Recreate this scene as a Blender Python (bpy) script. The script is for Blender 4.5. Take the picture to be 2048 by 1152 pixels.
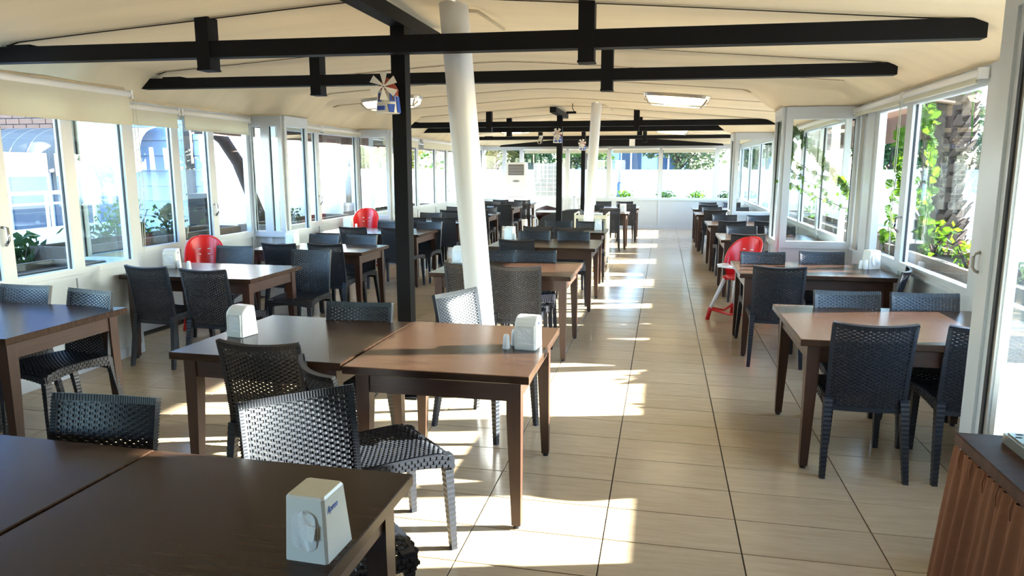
import bpy, math, random
from mathutils import Vector, Matrix
random.seed(7)
for _o in list(bpy.data.objects):
    bpy.data.objects.remove(_o, do_unlink=True)
S = bpy.context.scene
COL = S.collection
R = math.radians

# ---------------------------------------------------------------- camera
CAMH = 1.65
F_PX = 1420.0
PITCH = math.atan2(238, F_PX)
YAW = math.atan2(304, math.hypot(F_PX, 238))
cam_d = bpy.data.cameras.new('camera')
cam = bpy.data.objects.new('camera', cam_d)
COL.objects.link(cam)
cam_d.sensor_fit = 'HORIZONTAL'
cam_d.sensor_width = 36.0
cam_d.lens = 36.0 * F_PX / 2048.0
cam_d.clip_start = 0.05
cam_d.clip_end = 400
cam.location = (0, 0, CAMH)
cam.rotation_euler = (math.pi / 2 - PITCH, 0, YAW)
S.camera = cam

# ---------------------------------------------------------------- sky, sun, exposure
SUN_EL = R(21.5)
SUN_DIR = Vector((0.968 * math.cos(SUN_EL), 0.255 * math.cos(SUN_EL), math.sin(SUN_EL))).normalized()
W = bpy.data.worlds.new('sky')
S.world = W
W.use_nodes = True
_nt = W.node_tree
_bg = _nt.nodes['Background']
_sky = _nt.nodes.new('ShaderNodeTexSky')
_sky.sky_type = 'NISHITA'
_sky.sun_disc = False
_sky.sun_elevation = SUN_EL
_sky.sun_rotation = math.atan2(SUN_DIR.x, SUN_DIR.y)
_sky.air_density = 1.0
_sky.dust_density = 0.5
_sky.ozone_density = 3.0
_nt.links.new(_sky.outputs['Color'], _bg.inputs['Color'])
_bg.inputs['Strength'].default_value = 1.7
_sd = bpy.data.lights.new('sun', 'SUN')
_sd.energy = 46.0
_sd.color = (1.0, 0.95, 0.88)
_sd.angle = R(0.6)
_so = bpy.data.objects.new('sun', _sd)
COL.objects.link(_so)
_so.rotation_euler = (-SUN_DIR).to_track_quat('-Z', 'Y').to_euler()
_so.location = (20, 8, 12)
S.view_settings.view_transform = 'Standard'
S.view_settings.look = 'None'
S.view_settings.gamma = 1.0
S.view_settings.use_curve_mapping = False
S.view_settings.exposure = 0.82
S.cycles.max_bounces = 10
S.cycles.diffuse_bounces = 6
S.cycles.glossy_bounces = 4
S.cycles.transmission_bounces = 6
S.cycles.transparent_max_bounces = 24
S.cycles.sample_clamp_indirect = 6.0

# ---------------------------------------------------------------- materials
MATS = {}
def _new(name):
    m = bpy.data.materials.new(name)
    m.use_nodes = True
    nt = m.node_tree
    b = nt.nodes['Principled BSDF']
    MATS[name] = m
    return m, nt, b

def plain(name, col, rough=0.5, metal=0.0, noise=0.0, nscale=20.0, spec=0.5, emit=None, estr=0.0, bump=0.0, coat=0.0):
    m, nt, b = _new(name)
    b.inputs['Roughness'].default_value = rough
    b.inputs['Metallic'].default_value = metal
    b.inputs['Specular IOR Level'].default_value = spec
    b.inputs['Coat Weight'].default_value = coat
    c = (*col, 1)
    b.inputs['Base Color'].default_value = c
    if noise > 0 or bump > 0:
        tc = nt.nodes.new('ShaderNodeTexCoord')
        n = nt.nodes.new('ShaderNodeTexNoise')
        n.inputs['Scale'].default_value = nscale
        n.inputs['Detail'].default_value = 5
        nt.links.new(tc.outputs['Object'], n.inputs['Vector'])
        if noise > 0:
            mx = nt.nodes.new('ShaderNodeMix'); mx.data_type = 'RGBA'
            mx.inputs[6].default_value = tuple(v * (1 - noise) for v in col) + (1,)
            mx.inputs[7].default_value = tuple(min(1, v * (1 + noise)) for v in col) + (1,)
            nt.links.new(n.outputs['Fac'], mx.inputs[0])
            nt.links.new(mx.outputs[2], b.inputs['Base Color'])
        if bump > 0:
            bp = nt.nodes.new('ShaderNodeBump')
            bp.inputs['Strength'].default_value = bump
            bp.inputs['Distance'].default_value = 0.01
            nt.links.new(n.outputs['Fac'], bp.inputs['Height'])
            nt.links.new(bp.outputs['Normal'], b.inputs['Normal'])
    if emit:
        b.inputs['Emission Color'].default_value = (*emit, 1)
        b.inputs['Emission Strength'].default_value = estr
    return m

def grainy(name, c1, c2, scale=(1, 1, 1), nscale=6.0, rough=0.35, coat=0.0, rnd=True, spec=0.5, detail=8, rrough=0.0, bump=0.0):
    m, nt, b = _new(name)
    tc = nt.nodes.new('ShaderNodeTexCoord')
    mp = nt.nodes.new('ShaderNodeMapping')
    mp.inputs['Scale'].default_value = scale
    nt.links.new(tc.outputs['Object'], mp.inputs['Vector'])
    if rnd:
        oi = nt.nodes.new('ShaderNodeObjectInfo')
        ml = nt.nodes.new('ShaderNodeMath'); ml.operation = 'MULTIPLY'
        ml.inputs[1].default_value = 37.0
        nt.links.new(oi.outputs['Random'], ml.inputs[0])
        nt.links.new(ml.outputs[0], mp.inputs['Location'])
    n = nt.nodes.new('ShaderNodeTexNoise')
    n.inputs['Scale'].default_value = nscale
    n.inputs['Detail'].default_value = detail
    n.inputs['Roughness'].default_value = 0.65
    nt.links.new(mp.outputs[0], n.inputs['Vector'])
    cr = nt.nodes.new('ShaderNodeValToRGB')
    cr.color_ramp.elements[0].position = 0.22
    cr.color_ramp.elements[0].color = (*c1, 1)
    cr.color_ramp.elements[1].position = 0.78
    cr.color_ramp.elements[1].color = (*c2, 1)
    nt.links.new(n.outputs['Fac'], cr.inputs['Fac'])
    out = cr.outputs['Color']
    if rnd:
        hs = nt.nodes.new('ShaderNodeHueSaturation')
        ma = nt.nodes.new('ShaderNodeMapRange')
        ma.inputs['To Min'].default_value = 0.93
        ma.inputs['To Max'].default_value = 1.07
        nt.links.new(oi.outputs['Random'], ma.inputs['Value'])
        nt.links.new(ma.outputs[0], hs.inputs['Value'])
        nt.links.new(out, hs.inputs['Color'])
        out = hs.outputs['Color']
    nt.links.new(out, b.inputs['Base Color'])
    b.inputs['Roughness'].default_value = rough
    if rrough > 0:
        ma2 = nt.nodes.new('ShaderNodeMapRange')
        ma2.inputs['To Min'].default_value = rough - rrough
        ma2.inputs['To Max'].default_value = rough + rrough
        nt.links.new(n.outputs['Fac'], ma2.inputs['Value'])
        nt.links.new(ma2.outputs[0], b.inputs['Roughness'])
    if bump > 0:
        bp = nt.nodes.new('ShaderNodeBump')
        bp.inputs['Strength'].default_value = bump
        bp.inputs['Distance'].default_value = 0.004
        nt.links.new(n.outputs['Fac'], bp.inputs['Height'])
        nt.links.new(bp.outputs['Normal'], b.inputs['Normal'])
    b.inputs['Coat Weight'].default_value = coat
    b.inputs['Specular IOR Level'].default_value = spec
    return m

def glass(name, tint=(0.93, 0.97, 0.97), refl=1.0):
    m = bpy.data.materials.new(name); m.use_nodes = True; MATS[name] = m
    nt = m.node_tree
    for n in list(nt.nodes): nt.nodes.remove(n)
    o = nt.nodes.new('ShaderNodeOutputMaterial')
    t = nt.nodes.new('ShaderNodeBsdfTransparent'); t.inputs['Color'].default_value = (*tint, 1)
    g = nt.nodes.new('ShaderNodeBsdfGlossy'); g.inputs['Roughness'].default_value = 0.0
    g.inputs['Color'].default_value = (refl, refl, refl, 1)
    lw = nt.nodes.new('ShaderNodeLayerWeight'); lw.inputs['Blend'].default_value = 0.5
    pw = nt.nodes.new('ShaderNodeMath'); pw.operation = 'POWER'; pw.inputs[1].default_value = 5.0
    fr = nt.nodes.new('ShaderNodeMath'); fr.operation = 'MULTIPLY_ADD'; fr.inputs[1].default_value = 0.90; fr.inputs[2].default_value = 0.045
    nt.links.new(lw.outputs['Facing'], pw.inputs[0]); nt.links.new(pw.outputs[0], fr.inputs[0])
    mx = nt.nodes.new('ShaderNodeMixShader')
    nt.links.new(fr.outputs[0], mx.inputs[0]); nt.links.new(t.outputs[0], mx.inputs[1]); nt.links.new(g.outputs[0], mx.inputs[2])
    nt.links.new(mx.outputs[0], o.inputs['Surface'])
    return m

def translucent(name, col, tcol, fac=0.4, rough=0.8, noise=0.12, nscale=2.0, stretch=(1, 1, 1)):
    m, nt, b = _new(name)
    b.inputs['Roughness'].default_value = rough
    b.inputs['Specular IOR Level'].default_value = 0.2
    o = nt.nodes['Material Output']
    tc = nt.nodes.new('ShaderNodeTexCoord')
    mp = nt.nodes.new('ShaderNodeMapping'); mp.inputs['Scale'].default_value = stretch
    n = nt.nodes.new('ShaderNodeTexNoise'); n.inputs['Scale'].default_value = nscale; n.inputs['Detail'].default_value = 6
    nt.links.new(tc.outputs['Object'], mp.inputs['Vector']); nt.links.new(mp.outputs[0], n.inputs['Vector'])
    mx = nt.nodes.new('ShaderNodeMix'); mx.data_type = 'RGBA'
    mx.inputs[6].default_value = tuple(v * (1 - noise) for v in col) + (1,)
    mx.inputs[7].default_value = tuple(min(1, v * (1 + noise)) for v in col) + (1,)
    nt.links.new(n.outputs['Fac'], mx.inputs[0]); nt.links.new(mx.outputs[2], b.inputs['Base Color'])
    t = nt.nodes.new('ShaderNodeBsdfTranslucent'); t.inputs['Color'].default_value = (*tcol, 1)
    ms = nt.nodes.new('ShaderNodeMixShader'); ms.inputs[0].default_value = fac
    nt.links.new(b.outputs[0], ms.inputs[1]); nt.links.new(t.outputs[0], ms.inputs[2])
    nt.links.new(ms.outputs[0], o.inputs['Surface'])
    return m

grainy('tile', (0.36, 0.27, 0.165), (0.47, 0.37, 0.245), scale=(2.2, 16, 1), nscale=2.2, rough=0.18, spec=0.6, rrough=0.03, detail=5)
plain('grout', (0.025, 0.02, 0.016), 0.9)
grainy('wood_top', (0.018, 0.0095, 0.006), (0.055, 0.028, 0.016), scale=(2.0, 22, 6), nscale=2.5, rough=0.27, spec=0.24, detail=3)
grainy('wood_leg', (0.030, 0.012, 0.0065), (0.062, 0.026, 0.014), scale=(14, 14, 1.6), nscale=2.5, rough=0.38)
grainy('wood_apron', (0.030, 0.0125, 0.007), (0.060, 0.026, 0.0145), scale=(2, 2, 22), nscale=2.5, rough=0.38)
plain('rattan', (0.012, 0.014, 0.019), 0.42, noise=0.15, nscale=60, spec=0.5)
plain('black_steel', (0.003, 0.003, 0.0034), 0.6, noise=0.2, nscale=8, spec=0.2)
plain('white_paint', (0.80, 0.80, 0.78), 0.35, noise=0.03, nscale=4)
plain('upvc', (0.52, 0.55, 0.57), 0.30, noise=0.03, nscale=3)
plain('lower_panel', (0.50, 0.53, 0.53), 0.30, noise=0.04, nscale=2)
plain('rubber', (0.012, 0.013, 0.016), 0.6)
plain('track', (0.30, 0.27, 0.23), 0.5, 0.3)
plain('chrome', (0.6, 0.6, 0.62), 0.2, 1.0)
translucent('canopy', (0.72, 0.60, 0.40), (0.62, 0.49, 0.29), 0.014, noise=0.14, nscale=1.6, stretch=(0.5, 2.4, 1))
translucent('blind', (0.72, 0.71, 0.60), (0.70, 0.68, 0.55), 0.30, noise=0.02)
translucent('awning_cloth', (0.13, 0.125, 0.12), (0.1, 0.09, 0.08), 0.08, noise=0.05)  # cloth darkened: shade on the dome awnings put into the colour
plain('cord_dark', (0.05, 0.035, 0.02), 0.9)
plain('hem', (0.58, 0.48, 0.32), 0.9, noise=0.2, nscale=9)
glass('pane_glass')
plain('napkin_box', (0.78, 0.79, 0.76), 0.28)
plain('napkin_box_top', (0.70, 0.66, 0.50), 0.32)
plain('napkin', (0.86, 0.88, 0.90), 0.9, bump=0.6, nscale=70)
plain('print_blue', (0.03, 0.13, 0.55), 0.5)
plain('ceramic', (0.82, 0.83, 0.83), 0.2)
plain('red_plastic', (0.62, 0.010, 0.012), 0.28)
plain('lamp_metal', (0.42, 0.36, 0.28), 0.3, 0.7)
plain('lamp_glow', (0.9, 0.85, 0.7), 0.5, emit=(1.0, 0.83, 0.52), estr=2.2)
plain('skirt', (0.20, 0.070, 0.026), 0.85, noise=0.15, nscale=40)
grainy('counter_top', (0.030, 0.016, 0.012), (0.085, 0.034, 0.022), scale=(3, 12, 1), nscale=3, rough=0.5, spec=0.12)
plain('tray_metal', (0.30, 0.29, 0.25), 0.35, 0.6, noise=0.15, nscale=12)
plain('dark_hole', (0.004, 0.004, 0.004), 0.8)
plain('terracotta_cap', (0.28, 0.045, 0.02), 0.7, noise=0.4, nscale=40)
plain('mill_blue', (0.02, 0.08, 0.42), 0.5)
plain('mill_white', (0.78, 0.74, 0.64), 0.6)
plain('mill_brick', (0.35, 0.15, 0.07), 0.8)
plain('maroon', (0.05, 0.012, 0.012), 0.5)
plain('stone_dark', (0.085, 0.068, 0.052), 0.85, noise=0.4, nscale=9, bump=0.4)
plain('soil', (0.05, 0.035, 0.022), 0.95, noise=0.4, nscale=20)
plain('paving', (0.20, 0.19, 0.175), 0.8, noise=0.15, nscale=3)
plain('stucco', (0.84, 0.84, 0.82), 0.8, noise=0.04, nscale=3)
plain('dark_wall', (0.11, 0.095, 0.08), 0.8, noise=0.1, nscale=3)  # unseen walls near the camera, darkened to cut bounce light
plain('facade_blue_shade', (0.085, 0.17, 0.36), 0.8, noise=0.08, nscale=2)  # blue shade of the house front put into the wall colour
plain('stucco_blue', (0.30, 0.40, 0.58), 0.8, noise=0.05, nscale=2)  # on the white siding, blue shade put into the colour; also villa and sea
plain('brick_wall', (0.20, 0.10, 0.07), 0.85, noise=0.25, nscale=8)
plain('far_glass', (0.03, 0.06, 0.11), 0.25, spec=0.25)
plain('valance_brown', (0.13, 0.085, 0.07), 0.85, noise=0.15, nscale=10)
plain('soffit', (0.34, 0.21, 0.15), 0.8, noise=0.12, nscale=5)
plain('bark', (0.05, 0.036, 0.028), 0.9, noise=0.4, nscale=10, bump=0.5)
plain('palm_bark', (0.085, 0.062, 0.048), 0.9, noise=0.45, nscale=14, bump=0.6)
translucent('leaf', (0.030, 0.085, 0.010), (0.12, 0.25, 0.012), 0.42, noise=0.35, nscale=5)
translucent('leaf_dark', (0.018, 0.05, 0.018), (0.05, 0.11, 0.025), 0.3, noise=0.4, nscale=3)
translucent('leaf_olive', (0.040, 0.062, 0.032), (0.085, 0.12, 0.045), 0.3, noise=0.4, nscale=3)
translucent('leaf_warm', (0.10, 0.095, 0.02), (0.18, 0.16, 0.03), 0.4, noise=0.5, nscale=3)
plain('blue_paint', (0.05, 0.10, 0.30), 0.5)
plain('appliance', (0.82, 0.82, 0.80), 0.3)
plain('cream', (0.70, 0.66, 0.52), 0.35)
plain('black_cloth', (0.012, 0.012, 0.014), 0.75)
plain('cardboard', (0.55, 0.38, 0.20), 0.8)

# ---------------------------------------------------------------- mesh helpers
class MB:
    def __init__(self):
        self.v = []; self.f = []
    def quad(self, a, b, c, d):
        n = len(self.v); self.v += [tuple(a), tuple(b), tuple(c), tuple(d)]; self.f.append((n, n + 1, n + 2, n + 3)); return self
    def tri(self, a, b, c):
        n = len(self.v); self.v += [tuple(a), tuple(b), tuple(c)]; self.f.append((n, n + 1, n + 2)); return self
    def hexa(self, p):
        n = len(self.v); self.v += [tuple(q) for q in p]
        for q in ((0, 3, 2, 1), (4, 5, 6, 7), (0, 1, 5, 4), (1, 2, 6, 5), (2, 3, 7, 6), (3, 0, 4, 7)):
            self.f.append(tuple(n + i for i in q))
        return self
    def box(self, x0, x1, y0, y1, z0, z1):
        return self.hexa([(x0, y0, z0), (x1, y0, z0), (x1, y1, z0), (x0, y1, z0), (x0, y0, z1), (x1, y0, z1), (x1, y1, z1), (x0, y1, z1)])
    def cbox(self, x0, x1, y0, y1, z0, z1, c):
        """box whose top rim is chamfered by c"""
        self.loft([[(x0, y0, z0), (x1, y0, z0), (x1, y1, z0), (x0, y1, z0)],
                   [(x0, y0, z1 - c), (x1, y0, z1 - c), (x1, y1, z1 - c), (x0, y1, z1 - c)],
                   [(x0 + c, y0 + c, z1), (x1 - c, y0 + c, z1), (x1 - c, y1 - c, z1), (x0 + c, y1 - c, z1)]])
        return self
    def loft(self, rings, cap=True, closed=True):
        n0 = len(self.v); k = len(rings[0])
        for r in rings: self.v += [tuple(q) for q in r]
        for i in range(len(rings) - 1):
            for j in range(k if closed else k - 1):
                a = n0 + i * k + j; b = n0 + i * k + (j + 1) % k
                self.f.append((a, b, b + k, a + k))
        if cap:
            self.f.append(tuple(n0 + j for j in reversed(range(k))))
            self.f.append(tuple(n0 + (len(rings) - 1) * k + j for j in range(k)))
        return self
    def tube(self, pts, r, seg=8, cap=True):
        pts = [Vector(p) for p in pts]
        rr = r if isinstance(r, (list, tuple)) else [r] * len(pts)
        rings = []
        ref = Vector((0, 0, 1))
        for i, p in enumerate(pts):
            t = (pts[min(i + 1, len(pts) - 1)] - pts[max(i - 1, 0)]).normalized()
            if abs(t.dot(ref)) > 0.95: ref = Vector((1, 0, 0)) if abs(t.x) < 0.9 else Vector((0, 1, 0))
            a = t.cross(ref).normalized(); b = t.cross(a)
            rings.append([p + (a * math.cos(2 * math.pi * k / seg) + b * math.sin(2 * math.pi * k / seg)) * rr[i] for k in range(seg)])
        return self.loft(rings, cap)
    def lathe(self, prof, seg=16, c=(0, 0, 0)):
        rings = [[(c[0] + r * math.cos(2 * math.pi * k / seg), c[1] + r * math.sin(2 * math.pi * k / seg), c[2] + z) for k in range(seg)] for r, z in prof]
        return self.loft(rings, True)
    def prism(self, poly, d, o=(0, 0, 0)):
        """poly: 2D (x,z) outline extruded along y by d from o"""
        a = [(o[0] + x, o[1], o[2] + z) for x, z in poly]; b = [(o[0] + x, o[1] + d, o[2] + z) for x, z in poly]
        return self.loft([a, b], True)
    def grid(self, fn, nu, nv):
        n0 = len(self.v)
        for j in range(nv + 1):
            for i in range(nu + 1): self.v.append(tuple(fn(i / nu, j / nv)))
        for j in range(nv):
            for i in range(nu):
                a = n0 + j * (nu + 1) + i; self.f.append((a, a + 1, a + nu + 2, a + nu + 1))
        return self
    def mesh(self, name, mat, smooth=False):
        me = bpy.data.meshes.new(name)
        me.from_pydata(self.v, [], self.f)
        if mat: me.materials.append(MATS[mat])
        if smooth:
            me.polygons.foreach_set('use_smooth', [True] * len(me.polygons))
        me.update()
        return me
    def build(self, name, mat, parent=None, smooth=False, fix=True):
        me = self.mesh(name, mat, smooth)
        if fix:
            import bmesh
            b = bmesh.new(); b.from_mesh(me); bmesh.ops.recalc_face_normals(b, faces=b.faces); b.to_mesh(me); b.free()
        return link(name, me, parent)

def link(name, data, parent=None, loc=None, rz=None):
    o = bpy.data.objects.new(name, data)
    COL.objects.link(o)
    if parent: o.parent = parent
    if loc is not None: o.location = loc
    if rz is not None: o.rotation_euler = (0, 0, rz)
    return o
def tag(o, label, cat, group=None, kind=None):
    o['label'] = label; o['category'] = cat
    if group: o['group'] = group
    if kind: o['kind'] = kind
    return o
def thing(name, label, cat, loc=(0, 0, 0), rz=0, group=None, kind=None):
    o = link(name, None, None, loc, rz); o.empty_display_size = 0.1
    return tag(o, label, cat, group, kind)
def copy_tree(o, parent=None):
    c = o.copy(); COL.objects.link(c)
    if parent: c.parent = parent
    for ch in list(KIDS.get(o.name, [])):
        copy_tree(ch, c)
    return c
KIDS = {}
def remember(o):
    KIDS[o.name] = [c for c in bpy.data.objects if c.parent == o]
    for c in KIDS[o.name]: remember(c)

# ================================================================ SETTING
XL, XL0, XR = -5.2, -4.63, 2.05
YB, YN = 20.4, -2.6
ZS, ZT = 0.81, 2.24          # window sill, window head
TX0, TDX, TY0, TDY = -0.2145, 0.6025, 2.999, 0.311
J = 0.0055

# ---- floor with its tiles
fl = MB().box(-5.6, 2.4, YN, YB + 0.1, -0.12, -0.008).build('floor', 'grout')
tag(fl, 'beige stone-look tiled floor with dark joints', 'floor', kind='structure')
tile_me = MB().cbox(J / 2, TDX - J / 2, J / 2, TDY - J / 2, -0.008, 0.0, 0.0012).mesh('tile', 'tile')
_cells = []
_cp, _sp, _cy, _sy = math.cos(PITCH), math.sin(PITCH), math.cos(YAW), math.sin(YAW)
def project(x, y, z):
    z -= CAMH
    rx = x * _cy + y * _sy; fw = -x * _sy + y * _cy
    d = fw * _cp - z * _sp; u = fw * _sp + z * _cp
    return (1024 + F_PX * rx / d, 576 - F_PX * u / d, d) if d > 0.05 else None
for i in range(-9, 5):
    for j in range(-18, 57):
        x0 = TX0 + i * TDX; y0 = TY0 + j * TDY
        if x0 < -5.55 or x0 + TDX > 2.45 or y0 + TDY > YB + 0.1: continue
        p = project(x0 + TDX / 2, y0 + TDY / 2, 0)
        vis = 0
        if p and -60 < p[0] < 2108 and 300 < p[1] < 1190: vis = 1 / p[2] ** 3
        _cells.append((vis, x0, y0))
_cells.sort(key=lambda c: -c[0])
for vis, x0, y0 in _cells[:300]:
    link('tile', tile_me, fl, (x0, y0, 0))
mb = MB()
for vis, x0, y0 in _cells[300:]:
    mb.cbox(x0 + J / 2, x0 + TDX - J / 2, y0 + J / 2, y0 + TDY - J / 2, -0.008, 0.0, 0.0012)
_tf = mb.build('far_tiles', 'tile', fl, fix=False); _tf['kind'] = 'stuff'

# ---- wall outline (plan) used by windows and by the canopy
BOXES_L = [(8.35, 8.95, -4.72), (11.65, 12.25, -4.60)]
BOXES_R = [(YN, 3.17, 1.28), (8.35, 8.90, 1.28), (14.0, 14.6, 1.28)]
PLAN = []
def plan_side(x, boxes, y0, y1):
    y = y0
    for a, b, xi in boxes:
        if a > y: PLAN.append(((x, y), (x, a)))
        PLAN.append(((x, a), (xi, a))); PLAN.append(((xi, a), (xi, b))); PLAN.append(((xi, b), (x, b))); y = b
    PLAN.append(((x, y), (x, y1)))
plan_side(XL, BOXES_L, YN, YB)
plan_side(XR, BOXES_R, YN, YB)
PLAN.append(((XL, YB), (XR, YB)))
def wall_dist(x, y):
    best = 9
    for (ax, ay), (bx, by) in PLAN:
        dx, dy = bx - ax, by - ay
        t = max(0, min(1, ((x - ax) * dx + (y - ay) * dy) / (dx * dx + dy * dy)))
        best = min(best, math.hypot(x - ax - t * dx, y - ay - t * dy))
    return best

# ---- canopy ceiling
RIDGE = -1.75
SEAMS = [-0.3, 1.35, 3.0, 4.65, 6.3, 7.5, 8.8, 10.1, 11.4, 12.9, 14.6, 16.2, 17.6, 18.7]
def canopy_z(x, y):
    dx = x - RIDGE
    s = math.sqrt(dx * dx + 0.12) - 0.35
    p = 2.76 - s * (0.064 if dx < 0 else 0.088)
    k = 0.0
    for a, b in zip(SEAMS[:-1], SEAMS[1:]):
        if a <= y <= b:
            k = math.sin(math.pi * (y - a) / (b - a))
    p -= 0.028 * k
    d = wall_dist(x, y)
    if x < XL or x > XR: d = 0
    t = min(1, d / 0.42); t = t * t * (3 - 2 * t)
    return 2.315 + (p - 2.315) * t
NX, NY = 120, 330
ce = MB().grid(lambda u, v: (-5.42 + 7.66 * u, YN + (YB + 0.15 - YN) * v, canopy_z(-5.42 + 7.66 * u, YN + (YB + 0.15 - YN) * v)), NX, NY).build('ceiling', 'canopy', smooth=True, fix=False)
tag(ce, 'cream fabric canopy ceiling sagging between the roof trusses', 'ceiling', kind='structure')
for y in SEAMS:
    pts = [(x, y + 0.006 * math.sin(x * 3 + y), canopy_z(x, y) - 0.006) for x in [-5.05 + 0.1 * i for i in range(70)] if -5.05 <= x <= 1.9 and wall_dist(x, y) > .30]
    MB().tube(pts, 0.0055, 5).build('seam', 'cord_dark', ce)
    pts2 = [(p[0], p[1] - 0.03, p[2] + 0.004) for p in pts]
    MB().tube(pts2, 0.010, 5).build('fold', 'canopy', ce, smooth=True)

# ---- window walls
WIN = [0]
def wall_run(p0, p1, cuts, side, zs=ZS, zt=ZT, open_bays=(), dark=(), stile=0.055, in_sign=1):
    """cuts: list of (start,end) bays along the run in metres; builds one window per bay"""
    a = Vector((*p0, 0)); b = Vector((*p1, 0)); d = (b - a); L = d.length; d.normalize()
    n = Vector((-d.y, d.x, 0)) * in_sign     # towards the room
    def bar(m, s0, s1, z0, z1, n0, n1):
        q = [a + d * s0 + n * n0, a + d * s1 + n * n0, a + d * s1 + n * n1, a + d * s0 + n * n1]
        m.hexa([(v.x, v.y, z0) for v in q] + [(v.x, v.y, z1) for v in q])
        return m
    for k, (s0, s1) in enumerate(cuts):
        WIN[0] += 1
        w = thing('window_%d' % WIN[0], side % (k + 1) if '%d' in side else side, 'window', (0, 0, 0), kind='structure')
        bar(MB(), s0, s0 + stile, zs, zt, -0.03, 0.035).build('stile', 'upvc', w)
        bar(MB(), s1 - stile, s1, zs, zt, -0.03, 0.035).build('stile', 'upvc', w)
        bar(MB(), s0 + stile, s1 - stile, zs, zs + 0.05, -0.03, 0.035).build('rail', 'upvc', w)
        bar(MB(), s0 + stile, s1 - stile, zt - 0.06, zt, -0.03, 0.035).build('rail', 'upvc', w)
        if k not in open_bays:
            bar(MB(), s0 + stile, s1 - stile, zs + 0.05, zt - 0.06, -0.003, 0.003).build('pane', 'pane_glass', w)
            g = bar(MB(), s0 + stile, s0 + stile + 0.005, zs + 0.05, zt - 0.06, -0.008, 0.010)
            bar(g, s1 - stile - 0.005, s1 - stile, zs + 0.05, zt - 0.06, -0.008, 0.010).build('gasket', 'rubber', w)
        if k in dark:
            hz = 1.15
            q = a + d * (s1 - stile * 0.5) + n * 0.036
            h = MB().tube([q + Vector((0, 0, hz + 0.09)), q + n * 0.045 + Vector((0, 0, hz + 0.085)), q + n * 0.05 + Vector((0, 0, hz)), q + n * 0.02 + Vector((0, 0, hz - 0.04))], 0.011, 6)
            h.build('handle', 'chrome', w, smooth=True)
    return a, d, n, bar

WALLS = {}
def solid(wall, p0, p1, z0, z1, t0=-0.03, t1=0.03, mat='lower_panel', name='panel', in_sign=1):
    a = Vector((*p0, 0)); b = Vector((*p1, 0)); d = (b - a).normalized(); n = Vector((-d.y, d.x, 0)) * in_sign
    q = [a + n * t0, b + n * t0, b + n * t1, a + n * t1]
    return MB().hexa([(v.x, v.y, z0) for v in q] + [(v.x, v.y, z1) for v in q]).build(name, mat, wall)
def wall_root(name, label):
    w = thing(name, label, 'wall', kind='structure'); WALLS[name] = w; return w
wl = wall_root('wall_left', 'white framed lower wall panels below the left windows')
wr = wall_root('wall_right', 'white framed lower wall panels below the right windows')
wb = wall_root('wall_back', 'white lower wall panels under the back windows')
wn = wall_root('wall_near', 'plain wall closing the room behind the camera')
def run(wall, p0, p1, cuts, label, sgn, **k):
    a, d, n, bar = wall_run(p0, p1, cuts, label, in_sign=sgn, **k)
    L = (Vector((*p1, 0)) - Vector((*p0, 0))).length
    for s0, s1 in cuts:
        bar(MB(), s0 + 0.02, s1 - 0.02, 0.09, ZS - 0.01, -0.015, 0.012).build('lower_panel', 'lower_panel', wall)
    bar(MB(), 0, L, 0.0, 0.09, -0.03, 0.03).build('base_rail', 'upvc', wall)
    bar(MB(), 0, L, ZS - 0.025, ZS, -0.035, 0.045).build('sill', 'upvc', wall)
    bar(MB(), 0, L, ZT, 2.31, -0.035, 0.04).build('head_rail', 'upvc', wall)
    cs = sorted(set([round(c, 3) for s in cuts for c in s]))
    for c in cs:
        bar(MB(), max(0, c - 0.03), min(L, c + 0.03), 0.09, ZS - 0.025, -0.028, 0.028).build('post', 'upvc', wall)
    # rolled canopy hem over the head rail
    a0 = Vector((*p0, 0)); pts = [a0 + d * s + n * 0.03 + Vector((0, 0, 2.325 + 0.004 * math.sin(9 * s))) for s in [L * i / 12 for i in range(13)]]
    MB().tube(pts, 0.022, 7).build('canopy_hem', 'hem', wall, smooth=True)
    return a, d, n, bar

# left wall, near bay (X = XL0); +Y direction, room is on the right => in_sign -1
run(wl, (XL0, 3.15), (XL0, 5.5), [(0, 1.07), (1.07, 1.70), (1.70, 2.35)], 'left near sliding window %d from the camera under the wide blind', -1, dark=(0,))
solid(wl, (XL0, YN), (XL0, 3.15), 0, 2.31, mat='dark_wall', in_sign=-1)
run(wl, (XL, 5.52), (XL0 - .04, 5.52), [(0, .53)], 'narrow return pane behind the near left corner post', -1)
# extra overlapping sash on the near left bay
_w = thing('window_90', 'second sliding sash overlapping behind the near left window', 'window', kind='structure')
MB().box(XL0 - 0.075, XL0 - 0.035, 4.88, 4.96, ZS + 0.02, ZT - 0.02).build('stile', 'upvc', _w)
MB().box(XL0 - 0.075, XL0 - 0.035, 4.965, 4.98, ZS + 0.02, ZT - 0.02).build('gasket', 'rubber', _w)
MB().box(XL0 - 0.050, XL0 - 0.046, 4.98, 5.40, ZS + 0.06, ZT - 0.06).build('pane', 'pane_glass', _w)
run(wl, (XL, 5.55), (XL, 8.35), [(0, 0.66), (0.66, 1.34), (1.34, 1.97), (1.97, 2.75)], 'left window %d in the recess behind the two small blinds', -1, open_bays=(3,), dark=(2,))
run(wl, (XL, 8.35), (-4.72, 8.35), [(0, 0.25), (0.25, 0.48)], 'camera-facing glass %d of the first left glass box', -1)
run(wl, (-4.72, 8.35), (-4.72, 8.95), [(0, 0.60)], 'aisle-side glass of the first left glass box', 1)
run(wl, (XL, 8.95), (XL, 11.65), [(0, 1.2), (1.2, 2.65)], 'left window %d between the two glass boxes', -1, dark=(0,))
run(wl, (XL, 11.65), (-4.60, 11.65), [(0, 0.60)], 'camera-facing glass of the second left glass box', -1)
run(wl, (-4.60, 11.65), (-4.60, 12.25), [(0, 0.60)], 'aisle-side glass of the second left glass box', 1)
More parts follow.
